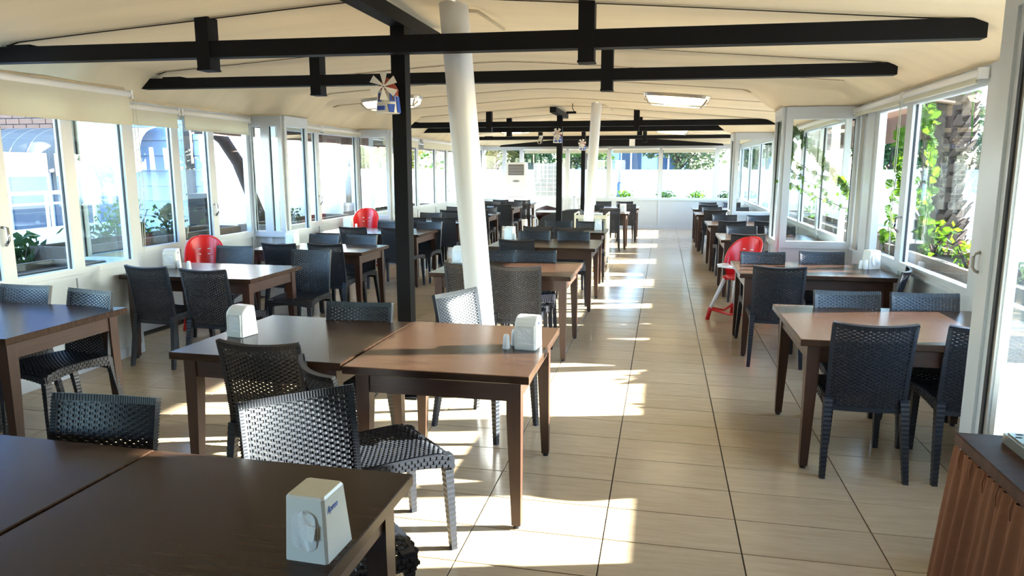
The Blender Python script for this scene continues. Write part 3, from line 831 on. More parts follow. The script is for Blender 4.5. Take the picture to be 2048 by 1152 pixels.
CHAIRS = [
 # label, x, y, rz (0 faces away from camera, pi faces camera)
 ('woven chair with its large back turned to the bottom dark table, nearest of all', -1.265, 2.235, S_ + R(44)),
 ('woven chair facing the camera across the bottom left table', -1.90, 2.08, S_ + R(3)),
 ('woven chair seen from behind at the left half of the joined tables', -1.81, 2.86, N_ + R(1)),
 ('woven chair turned to the right with a sunlit white-grey seat', -1.373, 2.553, R(-45)),
 ('woven chair facing the camera on the far side of the joined tables', -1.76, 3.93, S_ + R(3)),
 ('woven chair with sunlit blue-white back beside the big white column', -1.33, 4.41, S_ + R(64)),
 ('woven chair on the far side of the left edge table, cut by the frame', -4.28, 4.06, S_),
 ('woven chair on the far side of the left edge table, at its right corner', -3.68, 3.98, S_ - R(10)),
 ('woven chair seen from behind at the second left table, beside its napkin box', -4.15, 5.02, R(-4)),
 ('woven chair seen from behind at the second left table, at its right corner', -3.57, 4.95, R(0)),
 ('woven chair beside the left red high chair, facing the camera', -4.34, 6.63, S_ + R(4)),
 ('woven chair facing the camera at the far right corner of the second left table', -3.39, 6.46, S_ + R(2)),
 ('woven chair seen from behind at the third left table, left one', -4.04, 6.92, R(-3)),
 ('woven chair seen from behind at the third left table, right one', -3.53, 6.98, R(-3)),
 ('woven chair facing the camera behind the third left table, left one', -4.04, 8.05, S_ - R(3)),
 ('woven chair facing the camera behind the third left table, right one', -3.56, 8.06, S_ - R(3)),
 ('woven chair seen from behind at the fourth left table, left one', -4.19, 9.14, R(-3)),
 ('woven chair seen from behind at the fourth left table, by the near black post', -3.57, 9.12, R(-4)),
 ('woven chair facing the camera behind the fourth left table, left one', -4.10, 10.36, S_ - R(6)),
 ('woven chair facing the camera behind the fourth left table, right one', -3.46, 10.34, S_ - R(4)),
 ('woven chair seen from behind at the fifth left table, left one', -4.05, 11.24, R(2)),
 ('woven chair seen from behind at the fifth left table, touching the column', -3.54, 11.25, R(-3)),
 ('woven chair facing the camera behind the fifth left table, left one', -4.16, 12.52, S_),
 ('woven chair facing the camera behind the fifth left table, right one', -3.66, 12.46, S_ + R(3)),
 ('woven chair seen from behind at the sixth left table, left one', -4.05, 13.35, R(4)),
 ('woven chair seen from behind at the sixth left table, right of the column', -3.52, 13.42, R(-2)),
 ('woven chair facing the camera behind the sixth left table, left one', -4.30, 14.62, S_),
 ('woven chair facing the camera behind the sixth left table, right one', -3.61, 14.60, S_ + R(2)),
 ('woven chair seen from behind at the seventh left table, left one', -4.15, 15.85, R(3)),
 ('woven chair seen from behind at the seventh left table, right one', -3.56, 15.78, R(-4)),
 ('woven chair facing the camera behind the seventh left table, left one', -4.15, 17.28, S_),
 ('woven chair facing the camera behind the seventh left table, right one', -3.60, 17.28, S_),
 ('woven chair at the farthest left table, left one', -4.13, 18.10, R(-3)),
 ('woven chair at the farthest left table, right one', -3.55, 18.05, R(2)),
 ('woven chair with its back to the camera at the nearest right table', 1.10, 3.88, R(1)),
 ('woven chair cut off by the tall white frame at the right', 1.66, 3.91, R(3)),
 ('woven chair facing the camera behind the nearest right table, left one', 1.20, 4.96, S_ + R(3)),
 ('woven chair facing the camera behind the nearest right table, right one', 1.67, 4.98, S_ + R(3)),
 ('woven chair with its back to the camera at the second right table', 0.96, 6.09, R(-1)),
 ('woven chair facing the camera behind the second right table, by the high chair', 0.96, 7.18, S_ + R(2)),
 ('woven chair facing the camera behind the second right table, by the glass box', 1.52, 7.32, S_ + R(2)),
 ('woven chair seen edge on at the window end of the second right table', 1.93, 6.12, R(68)),
 ('woven chair with its back to the camera at the third right table', 1.05, 9.13, R(1)),
 ('woven chair facing the camera behind the third right table, sunlit corner', 1.09, 10.42, S_ + R(3)),
 ('woven chair facing the camera behind the third right table, beside the glass box', 1.60, 10.42, S_ + R(3)),
 ('woven chair with its back to the camera at the fourth right table, left one', 1.06, 11.40, R(2)),
 ('woven chair with its back to the camera at the fourth right table, right one', 1.60, 11.47, R(3)),
 ('woven chair facing the camera behind the fourth right table, left one', 1.07, 12.98, S_),
 ('woven chair facing the camera behind the fourth right table, right one', 1.64, 12.98, S_ + R(3)),
 ('woven chair with its back to the camera at the fifth right table', 1.00, 14.36, R(3)),
 ('woven chair facing the camera behind the fifth right table, left one', 1.02, 15.60, S_),
 ('woven chair facing the camera behind the fifth right table, right one', 1.56, 15.62, S_ + R(3)),
 ('woven chair with its back to the camera at the sixth right table', 1.00, 16.50, R(3)),
 ('woven chair behind the sixth right table, left one', 1.06, 17.75, S_),
 ('woven chair behind the sixth right table, right one', 1.60, 17.75, S_),
 ('woven chair partly behind the big white column at the second middle table', -1.60, 5.72, R(-3)),
 ('woven chair with its back to the camera right of the big white column', -1.165, 5.66, R(3)),
 ('woven chair facing the camera behind the second middle table, touching the column', -1.60, 6.80, S_ + R(4)),
 ('woven chair facing the camera behind the second middle table, aisle side', -1.21, 6.86, S_ + R(4)),
 ('woven chair seen from behind at the third middle table', -1.61, 7.83, R(-5)),
 ('woven chair facing the camera behind the third middle table, left one', -1.61, 9.02, S_ + R(5)),
 ('woven chair facing the camera behind the third middle table, aisle side', -1.10, 9.02, S_ + R(2)),
 ('woven chair seen from behind at the fourth middle table, left one', -1.70, 9.76, R(-2)),
 ('woven chair seen from behind at the fourth middle table, right one', -1.26, 9.68, R(-2)),
 ('woven chair facing the camera behind the fourth middle table, left one', -1.57, 10.95, S_ + R(5)),
 ('woven chair facing the camera behind the fourth middle table, by the trolley', -1.08, 10.92, S_ + R(5)),
 ('woven chair seen from behind right of the cream trolley', -1.04, 14.45, R(5)),
 ('woven chair at the far middle table, left of the napkin box', -1.45, 15.55, S_ + R(4)),
 ('woven chair seen from behind at the rearmost middle table', -0.80, 16.45, R(4)),
 ('woven chair facing the camera at the rearmost middle table, left one', -1.45, 17.80, S_ + R(3)),
 ('woven chair facing the camera at the rearmost middle table, right one', -0.92, 17.82, S_ + R(3)),
]
for lb, x, y, rz in CHAIRS: chair(lb, x, y, rz)

# ================================================================ TABLE THINGS
def text_mesh(txt, size, mat, ext=0.0004):
    cu = bpy.data.curves.new('lettering', 'FONT'); cu.body = txt; cu.size = size; cu.extrude = ext; cu.shear = 0.25
    o = bpy.data.objects.new('tmp_text', cu); COL.objects.link(o)
    bpy.context.view_layer.update()
    me = bpy.data.meshes.new_from_object(o.evaluated_get(bpy.context.evaluated_depsgraph_get()))
    bpy.data.objects.remove(o, do_unlink=True)
    me.materials.clear(); me.materials.append(MATS[mat]); me.name = 'lettering'
    return me
TXT = text_mesh('Apron', 0.030, 'print_blue')
def rrect(hw, z0, z1, r, n=5, squash=None):
    pts = []
    for cx, cz, a0 in ((hw - r, z0 + r, -90), (hw - r, z1 - r, 0), (-hw + r, z1 - r, 90), (-hw + r, z0 + r, 180)):
        for k in range(n + 1):
            a = math.radians(a0 + 90 * k / n); pts.append((cx + r * math.cos(a), cz + r * math.sin(a)))
    return pts
GN = 'white table napkin dispensers'
def dispenser_oval(label, x, y, z, rz, s=1.0, text=True):
    """slanted box with an oval opening at the front (-Y)"""
    o = thing('napkin_dispenser', label, 'napkin holder', (x, y, z), rz, GN); o.scale = (s, s, s)
    w, d, h, r = .055, .064, .160, .008
    def ring(wx, y0, y1, zz, c=.006):
        return [(-wx + c, y0, zz), (wx - c, y0, zz), (wx, y0 + c, zz), (wx, y1 - c, zz), (wx - c, y1, zz), (-wx + c, y1, zz), (-wx, y1 - c, zz), (-wx, y0 + c, zz)]
    MB().loft([ring(w, -d, d, 0.0), ring(.049, -d + .004, d - .022, h - .006), ring(.046, -d + .008, d - .026, h - .001)], False).build('shell', 'napkin_box', o)
    MB().loft([ring(.0485, -d + .0045, d - .0225, h - .006), ring(.045, -d + .009, d - .027, h)]).build('top_cover', 'napkin_box_top', o)
    # recessed oval with napkins
    op = rrect(.034, .026, .128, .0335, 8)
    yf = lambda zz: -d + .004 * zz / h - .0012
    MB().loft([[(px, yf(pz) + .0, pz) for px, pz in op], [(px * .94, yf(pz) - .002, (pz - .077) * .96 + .077) for px, pz in op], [(px * .90, yf(pz) + .004, (pz - .077) * .93 + .077) for px, pz in op]], False).build('opening_rim', 'napkin_box', o)
    op2 = [(px * .97, pz) for px, pz in op]
    n = MB().grid(lambda u, v: ((u - .5) * .062 * math.sqrt(max(.02, 1 - (2 * v - 1) ** 6)), -d - .0006 - .003 * math.sin(9 * u + 4 * v) * math.sin(math.pi * u) - .004 * math.sin(math.pi * v), .028 + .098 * v), 14, 18)
    nk = n.build('napkin_stack', 'napkin', o, smooth=True, fix=False)
    MB().loft([[(.002, -d - .006, .062), (.030, -d - .016, .060), (.034, -d - .010, .095), (.004, -d - .004, .098)], [(.002, -d - .005, .062), (.030, -d - .015, .060), (.034, -d - .009, .095), (.004, -d - .003, .098)]]).build('loose_napkin', 'napkin', nk)
    if text:
        t = link('lettering', TXT, o); t.location = (.0518, -.048, .118); t.rotation_euler = (R(88), 0, R(90)); t.scale = (.62, .75, 1)
    return o
def dispenser_round(label, x, y, z, rz, s=1.0, text=False):
    """box with rounded front top and rectangular napkin window"""
    o = thing('napkin_dispenser', label, 'napkin holder', (x, y, z), rz, GN); o.scale = (s, s, s)
    prof = [(-.060, 0), (.052, 0), (.036, .150), (.030, .158), (-.012, .158), (-.032, .150), (-.050, .132), (-.056, .118), (-.060, .02)]
    m = MB(); w = .054
    a = [(-w, yy, zz) for yy, zz in prof]; b = [(-w + .006, yy * .96, zz * .98 + .001) for yy, zz in prof]
    L0 = [[(-w, yy * .95, .003 + zz * .965) for yy, zz in prof], [(-w + .006, yy, zz) for yy, zz in prof], [(w - .006, yy, zz) for yy, zz in prof], [(w, yy * .95, .003 + zz * .965) for yy, zz in prof]]
    m.loft(L0).build('shell', 'napkin_box', o)
    f = MB()
    f.box(-.046, -.036, -.063, -.056, .03, .118); f.box(.036, .046, -.063, -.056, .03, .118); f.box(-.036, .036, -.063, -.056, .110, .118)
    f.build('window_frame', 'napkin_box', o)
    MB().grid(lambda u, v: (-.036 + .072 * u, -.0612 - .001 * math.sin(6 * u + 5 * v), .03 + .08 * v), 8, 8).build('napkin_stack', 'napkin', o, smooth=True, fix=False)
    MB().box(-.047, .047, -.066, -.056, .006, .030).build('base_lip', 'napkin_box', o)
    if text:
        t = link('lettering', TXT, o); t.location = (.0545, -.030, .120); t.rotation_euler = (R(90), 0, R(90)); t.scale = (.6, .6, 1)
    return o
T = 0.75
dispenser_oval('white napkin box with oval opening and blue lettering on the nearest table', -.779, 1.452, T, R(-2))
dispenser_round('white round-topped napkin box on the left half of the joined tables', -2.235, 3.425, T, R(-12), 1.05)
dispenser_round('white round-topped napkin box at the sunlit end of the joined tables', -.648, 3.478, T, R(-6), 1.05, True)
dispenser_round('white napkin box on the second left table, behind two shakers', -4.43, 5.74, T, R(14), 1.1, True)
dispenser_round('white napkin box on the third left table by the glass box', -4.30, 7.72, T, R(-8), 1.1)
dispenser_round('white napkin box on the fourth left table before a red high chair', -4.72, 10.18, T, R(10), 1.15)
dispenser_oval('white napkin box with oval opening on the second right table', 1.89, 7.02, T, R(18), 1.05, False)
dispenser_round('white napkin box left of the big white column', -1.93, 6.66, T, R(-8), 1.0)
dispenser_round('white napkin box on the third middle table', -1.93, 9.02, T, R(-10), 1.05)
dispenser_oval('white napkin box on the fourth middle table beside the small column', -.94, 10.72, T, R(5), 1.0, False)
dispenser_round('small far white napkin box on the table right of the trolley', -.82, 15.25, T, R(-5), 1.1)
def shaker(label, x, y, h=.075):
    o = thing('salt_shaker', label, 'shaker', (x, y, T), 0, 'white salt and pepper shakers')
    MB().lathe([(.019, 0), (.0205, .004), (.016, h - .012), (.0135, h - .003), (.010, h)], 16).build('body', 'ceramic', o, smooth=True)
    MB().lathe([(.0085, h), (.004, h + .001)], 12).build('cap', 'ceramic', o)
    for k in range(4):
        MB().lathe([(.001, h + .0008), (.001, h + .0016)], 5, (.004 * math.cos(k * 1.57), .004 * math.sin(k * 1.57), 0)).build('hole', 'dark_hole', o)
    return o
shaker('white shaker standing in front at the sunlit end of the joined tables', -.752, 3.425)
shaker('white shaker tucked behind, against the sunlit napkin box', -.725, 3.500, .085)
shaker('white shaker in the middle of the second left table', -4.20, 5.66)
shaker('white shaker next to the napkin box on the second left table', -4.33, 5.70, .07)
shaker('white shaker on the second right table, left one', 1.795, 6.97)
shaker('white shaker on the second right table, right one', 1.825, 6.93, .085)
shaker('white shaker beside the napkin box on the third middle table', -1.86, 8.98)
shaker('white shaker on the fourth left table before the high chair', -4.58, 10.15)

# ---- high chairs
def high_chair(label, x, y, rz):
    """faces -Y when rz = 0"""
    h = thing('high_chair', label, 'high chair', (x, y, 0), rz, 'red and white high chairs')
    def shell(u, v):
        a = math.pi * (u - .5) * 1.02
        rr = .165 + .035 * v
        e = abs(2 * u - 1)
        top = .10 + .36 * max(0, 1 - e ** 2.4) ** .62
        return (rr * math.sin(a), -.02 + rr * .95 * math.cos(a) + .07 * v * (1 - e * e), .54 + top * v)
    def shell_in(u, v):
        p = shell(u, v); return (p[0] * .90, (p[1] + .02) * .90 - .02, p[2] + (.0 if v > .5 else .004))
    m = MB().grid(shell, 28, 10); m.grid(shell_in, 28, 10)
    m.tube([shell(k / 28, 1.0) for k in range(29)], .018, 6)
    m.build('seat_back', 'red_plastic', h, smooth=True)
    for sx in (-.05, .05):
        for zz in (.80, .86):
            MB().box(sx - .016, sx + .016, .125, .135, zz, zz + .008).build('belt_slot', 'white_paint', h)
    MB().lathe([(.05, .50), (.155, .51), (.175, .545), (.16, .56), (.02, .555)], 20).build('seat_pan', 'red_plastic', h, smooth=True)
    for sx in (-1, 1):
        for sy in (-1, 1):
            l = MB().tube([(sx * .13, sy * .11, .52), (sx * .235, sy * .235, .12)], [.023, .019], 10).build('leg', 'white_paint', h, smooth=True)
            MB().tube([(sx * .228, sy * .226, .15), (sx * .236, sy * .236, .10), (sx * .25, sy * .25, .0)], [.026, .024, .026], 10).build('boot', 'red_plastic', l, smooth=True)
            MB().tube([(sx * .12, sy * .10, .50), (sx * .135, sy * .116, .55)], .028, 10).build('socket', 'red_plastic', l, smooth=True)
    for sx in (-1, 1):
        MB().loft([[(sx * .225, -.22, .155), (sx * .225, -.22, .115), (sx * .215, -.20, .115), (sx * .215, -.20, .155)], [(sx * .20, 0, .105), (sx * .20, 0, .085), (sx * .19, 0, .085), (sx * .19, 0, .105)], [(sx * .225, .22, .155), (sx * .225, .22, .115), (sx * .215, .20, .115), (sx * .215, .20, .155)]]).build('side_stretcher', 'red_plastic', h)
    for sy in (-1, 1):
        MB().tube([(-.225, sy * .225, .13), (0, sy * .20, .10), (.225, sy * .225, .13)], .014, 8).build('cross_stretcher', 'red_plastic', h, smooth=True)
    tr = [(-.20, -.02), (-.20, -.17), (-.14, -.25), (.14, -.25), (.20, -.17), (.20, -.02), (.14, -.02), (.12, -.10), (-.12, -.10), (-.14, -.02)]
    MB().loft([[(px, py, .665) for px, py in tr], [(px * 1.03, py * 1.02, .690) for px, py in tr]]).build('tray', 'white_paint', h)
    for sx in (-1, 1):
        MB().tube([(sx * .17, -.06, .67), (sx * .165, .02, .56)], .012, 6).build('tray_arm', 'red_plastic', h, smooth=True)
    return h
high_chair('red high chair with white legs behind the second right table', .86, 8.05, R(-38)).scale = (.95, .95, .90)
high_chair('red high chair with white legs in the left recess by the window', -4.74, 6.66, R(36)).scale = (.95, .95, .93)
high_chair('distant red high chair behind the fourth left table', -4.72, 10.82, R(15))

# ---- windmill ornaments on the posts
def windmill(label, x, y, z, s, spin=0.0):
    o = thing('windmill_ornament', label, 'ornament', (x, y, z), R(14), 'toy windmills hung on the black posts'); o.scale = (s, s, s)
    seg = 18
    body = MB().lathe([(.070, -.085), (.072, -.08), (.058, .045), (.054, .05)], seg)
    body.build('tower', 'mill_white', o, smooth=True)
    MB().lathe([(.066, .048), (.060, .060), (.035, .10), (.004, .122)], seg).build('cap', 'terracotta_cap', o, smooth=True)
    # brick courses standing slightly proud
    for r in range(5):
        zz = -.035 + r * .014
        for k in range(4):
            a = R(-150 + k * 24 + (12 if r % 2 else 0)); rad = .0725 - .0095 * (zz + .085) / .085
            c = Vector((rad * math.cos(a), rad * math.sin(a), zz)); tx = Vector((-math.sin(a), math.cos(a), 0)); n = Vector((math.cos(a), math.sin(a), 0))
            MB().hexa([c - tx * .011 - n * .003 - Vector((0, 0, .005)), c + tx * .011 - n * .003 - Vector((0, 0, .005)), c + tx * .011 + n * .001 - Vector((0, 0, .005)), c - tx * .011 + n * .001 - Vector((0, 0, .005)),
                       c - tx * .011 - n * .003 + Vector((0, 0, .005)), c + tx * .011 - n * .003 + Vector((0, 0, .005)), c + tx * .011 + n * .001 + Vector((0, 0, .005)), c - tx * .011 + n * .001 + Vector((0, 0, .005))]).build('brick', 'cream', o)
    def patch(name, a, z0, z1, w0, w1, mat, out=.004, parent=None):
        a = R(a); n = Vector((math.cos(a), math.sin(a), 0)); tx = Vector((-math.sin(a), math.cos(a), 0))
        def rad(zz): return .0725 - .0125 * (zz + .08) / .125 + out
        p = [n * rad(z0) - tx * w0 + Vector((0, 0, z0)), n * rad(z0) + tx * w0 + Vector((0, 0, z0)), n * rad(z1) + tx * w1 + Vector((0, 0, z1)), n * rad(z1) - tx * w1 + Vector((0, 0, z1))]
        q = [v - n * .010 for v in p]
        return MB().loft([q, p]).build(name, mat, parent or o)
    wn_ = patch('window', -58, -.020, .030, .016, .015, 'mill_blue')
    patch('pane', -58, -.012, .020, .007, .007, 'maroon', .006, wn_)
    wn_ = patch('window', -128, -.020, .030, .013, .012, 'mill_blue')
    patch('pane', -128, -.012, .020, .006, .006, 'maroon', .006, wn_)
    patch('door', -66, -.083, -.035, .014, .022, 'mill_blue')
    patch('side_door', -20, -.083, .012, .018, .016, 'mill_blue')
    patch('flower_box', -118, -.070, -.045, .025, .026, 'mill_blue')
    patch('roof_flowers', -30, .015, .05, .015, .02, 'terracotta_cap')
    hub = Vector((-.012, -.088, .066))
    MB().lathe([(.008, 0), (.008, .006), (.002, .008)], 10).build('hub', 'mill_white', o).location = hub
    MB().tube([hub, hub + Vector((.01, .06, 0))], .004, 6).build('axle', 'maroon', o)
    for k in range(6):
        a = spin + k * math.pi / 3
        d = Vector((math.cos(a), 0, math.sin(a))); e = Vector((-math.sin(a), 0, math.cos(a)))
        p0, p1, p2 = hub + d * .006, hub + d * .082 + e * .002, hub + d * .070 + e * .046
        p1 = p1 + Vector((0, -.004, 0)); p2 = p2 + Vector((0, .006, 0))
        t_ = Vector((0, .0022, 0))
        MB().loft([[p0 - e * .003, p1, p2, p0 + e * .003], [p0 - e * .003 + t_, p1 + t_, p2 + t_, p0 + e * .003 + t_]]).build('sail', 'mill_white', o)
    return o
windmill('painted windmill ornament on the nearest black post', -1.835, 4.645, 2.115, 1.12, R(12))
windmill('small windmill ornament on the middle black post', -1.90, 13.0 - .02, 2.21, 1.12, R(42))
windmill('smallest windmill ornament on the farthest black post', -1.88, 16.79, 2.17, 1.12, R(50))
o = thing('security_camera', 'small cream camera hanging beside the middle windmill', 'camera', (-2.15, 12.6, 2.18))
MB().tube([(0, 0, 0), (.0, -.10, -.07)], [.03, .035], 12).build('body', 'cream', o, smooth=True)
MB().tube([(0, -.098, -.069), (0, -.105, -.074)], .022, 12).build('lens', 'dark_hole', o)
MB().box(-.02, .04, -.01, .02, .0, .05).build('bracket', 'white_paint', o)
MB().tube([(.04, .0, .045), (.10, .2, .09), (.25, .35, .15)], .008, 5).build('arm', 'white_paint', o)
o = thing('wall_hook', 'small dark fixture dangling from the canopy by the small column', 'fixture', (-1.50, 11.9, 2.58))
MB().tube([(0, 0, .13), (.0, 0, .05), (.03, 0, .0)], .006, 5).build('wire', 'black_steel', o)
MB().box(-.10, .06, -.03, .03, -.035, 0).build('bar', 'black_steel', o)

# ---- skirted counter in the lower right
c = thing('skirted_counter', 'counter with dark top and brown pleated skirt in the lower right', 'counter', (0, 0, 0))
MB().cbox(.907, 1.245, 1.05, 2.325, .815, .85, .004).build('counter_top', 'counter_top', c)
MB().box(.97, 1.24, 1.08, 2.28, .0, .815).build('carcass', 'black_cloth', c)
def skirt(side):
    def fn(u, v):
        s = 1.06 + 1.25 * u if side == 'x' else .93 + .30 * u
        ph = s * 2 * math.pi / .085 + 1.5 * math.sin(s * 9)
        k = 1 - v
        out = .010 + .05 * k + (.003 + .024 * k ** .7) * math.sin(ph) + .006 * math.sin(2.3 * ph + 1)
        zz = .02 + .793 * v
        sh = s + .010 * k * math.sin(ph + 1.2)
        if side == 'x':
            return (.919 - out, sh + .02 * k * (u - .5), zz)
        return (sh, 2.313 + out, zz)
    return fn
for sd in ('x', 'y'):
    MB().grid(skirt(sd), 260, 24).build('pleated_skirt', 'skirt', c, smooth=True, fix=False)
for k in range(15):
    yy = 1.10 + .082 * k
    MB().tube([(.899, yy, .822), (.895, yy + .005, .79), (.897, yy + .002, .76)], [.002, .003, .0015], 6).build('pleat_stitch', 'skirt', c, smooth=True)
MB().lathe([(.0035, 0), (.0035, .003)], 10, (0, 0, 0)).build('eyelet', 'chrome', c).location = (.895, 1.83, .80)
tr = thing('drip_tray', 'perforated metal drip tray lying on the skirted counter', 'tray', (1.115, 1.80, .85), 0)
MB().box(-.105, .12, -.45, .46, 0, .030).build('rim', 'tray_metal', tr)
MB().box(-.097, .112, -.44, .452, .030, .034).build('grille_plate', 'tray_metal', tr)
sl = MB().loft([[(.010 * math.cos(2 * math.pi * k / 8), .0045 * math.sin(2 * math.pi * k / 8), zz) for k in range(8)] for zz in (.0335, .0347)]).mesh('slot', 'dark_hole')
for i in range(8):
    for j in range(36):
        link('slot', sl, tr, (-.085 + .0265 * i + (.012 if j % 2 else 0), -.43 + .0248 * j, 0))

# white plinth standing outside in the glazed corner
wp = thing('white_plinth', 'sunlit white cabinet outside behind the tall glazed panel', 'cabinet', (1.72, 2.45, -.13))
MB().box(-.26, .28, -.55, .52, 0, .90).build('body', 'white_paint', wp); MB().cbox(-.28, .30, -.57, .54, .90, .93, .006).build('lid', 'white_paint', wp)

# ---- air conditioner, trolley, service stand
a = thing('air_conditioner', 'white floor-standing air conditioner by the back wall', 'air conditioner', (-4.03, 19.75, 0))
MB().cbox(-.28, .28, -.16, .18, 0.0, 1.83, .02).build('cabinet', 'appliance', a)
for k in range(8):
    MB().hexa([(-.20, -.175, 1.50 + .033 * k), (.22, -.175, 1.50 + .033 * k), (.22, -.155, 1.512 + .033 * k), (-.20, -.155, 1.512 + .033 * k), (-.20, -.172, 1.506 + .033 * k), (.22, -.172, 1.506 + .033 * k), (.22, -.152, 1.518 + .033 * k), (-.20, -.152, 1.518 + .033 * k)]).build('louvre', 'appliance', a)
MB().box(-.21, .23, -.164, -.158, 1.48, 1.77).build('air_outlet', 'dark_hole', a)
MB().loft([[(.01 + .10 * math.cos(2 * math.pi * k / 16), yy, 1.32 + .03 * math.sin(2 * math.pi * k / 16)) for k in range(16)] for yy in (-.168, -.160)]).build('control_panel', 'track', a)
for k in range(6):
    MB().box(-.22, .22, -.166, -.160, .30 + .05 * k, .312 + .05 * k).build('intake_slat', 'track', a)
MB().box(-.27, .27, -.165, -.158, .88, .885).build('panel_joint', 'track', a)

t = thing('service_trolley', 'cream service trolley behind the small white column', 'trolley', (-1.185, 12.35, 0))
for zz in (.16, .50, .82):
    s_ = MB().box(-.27, .27, -.30, .30, zz, zz + .025).build('shelf', 'cream', t)
    MB().box(-.275, .275, -.305, -.292, zz, zz + .06).build('shelf_lip', 'cream', s_)
MB().box(-.265, .265, .285, .30, .18, .84).build('back_panel', 'cream', t)
MB().box(.258, .272, -.29, .29, .18, .84).build('side_panel', 'appliance', t)
for sx in (-1, 1):
    for sy in (-1, 1):
        MB().box(sx * .265 - .014, sx * .265 + .014, sy * .295 - .014, sy * .295 + .014, .10, .90).build('upright', 'cream', t)
        w_ = MB().tube([(sx * .25 - .012, sy * .27, .05), (sx * .25 + .012, sy * .27, .05)], .05, 14).build('wheel', 'rubber', t)
        MB().tube([(sx * .25 - .016, sy * .27, .05), (sx * .25 + .016, sy * .27, .05)], .022, 10).build('wheel_hub', 'white_paint', w_)
    MB().tube([(sx * .27, -.29, .90), (sx * .27, .29, .90)], .013, 8).build('top_rail', 'cream', t, smooth=True)
pl = thing('tray_stack', 'white trays on the trolley top', 'tray', (-1.12, 12.30, .845))
for k in range(3):
    MB().box(-.11, .11, -.14, .14, .02 * k, .02 * k + .014).build('tray_plate', 'ceramic', pl)

p = thing('service_stand', 'black rounded service stand behind the middle black post', 'stand', (-2.0, 13.95, 0))
MB().prism([(-.42, .0), (.42, .0), (.42, .83), (.36, .86), (.10, .84), (-.10, .78), (-.32, .72), (-.40, .64)], .45).build('cabinet', 'black_cloth', p)
MB().box(-.47, -.40, .05, .40, .30, .52).build('side_pocket', 'black_cloth', p)
MB().cbox(-.46, -.02, .02, .36, .80, .825, .004).build('white_shelf', 'ceramic', p)
MB().box(-.06, .0, .15, .22, .70, .80).build('shelf_support', 'black_cloth', p)
def carafe(label, x, y, z):
    o = thing('white_carafe', label, 'carafe', (x, y, z), 0, 'white carafes on the back counter')
    MB().lathe([(.07, 0), (.085, .03), (.075, .12), (.045, .20), (.036, .30), (.05, .34)], 18).build('body', 'ceramic', o, smooth=True)
    MB().tube([(.045, 0, .30), (.11, 0, .28), (.115, 0, .18), (.07, 0, .12)], .010, 6).build('handle', 'ceramic', o, smooth=True)
    MB().lathe([(.052, .34), (.10, .352), (.098, .36)], 18).build('rim', 'ceramic', o)
carafe('white carafe just right of the middle black post', -1.87, 15.45, .72)
carafe('white carafe further right, near the farthest black post', -1.55, 15.6, .72)
b_ = thing('back_counter', 'low dark wooden sideboard carrying the white carafes', 'sideboard', (-1.85, 15.5, 0))
MB().box(-.50, .45, -.10, .25, .05, .70).build('cabinet', 'maroon', b_)
MB().box(-.52, .47, -.12, .27, .70, .72).build('worktop', 'wood_top', b_)
for sx in (-.45, .40):
    MB().box(sx - .02, sx + .02, -.08, -.04, 0, .05).build('foot', 'black_steel', b_)
ar = thing('tub_armchair', 'dark brown tub armchair with chrome frame beyond the service stand', 'armchair', (-2.45, 15.6, 0), R(200))
MB().grid(lambda u, v: ((.28 + .03 * v) * math.sin((u - .5) * 3.6), -(.26 + .04 * v) * math.cos((u - .5) * 3.6), .38 + .46 * v * (1 - .3 * abs(2 * u - 1))), 20, 6).build('shell_back', 'maroon', ar, smooth=True)
MB().lathe([(.26, .36), (.28, .40), (.26, .45), (.1, .455)], 20).build('seat', 'maroon', ar, smooth=True)
for sx in (-1, 1):
    MB().tube([(sx * .31, -.25, 0), (sx * .32, -.24, .55), (sx * .32, .12, .62), (sx * .30, .26, .55), (sx * .30, .27, 0)], .013, 8).build('side_frame', 'chrome', ar, smooth=True)

# ================================================================ OUTSIDE
g = MB().box(-70, 70, -30, 110, -0.35, -0.13).build('ground', 'paving')
tag(g, 'pale paving and ground outside the windows', 'ground', kind='structure')
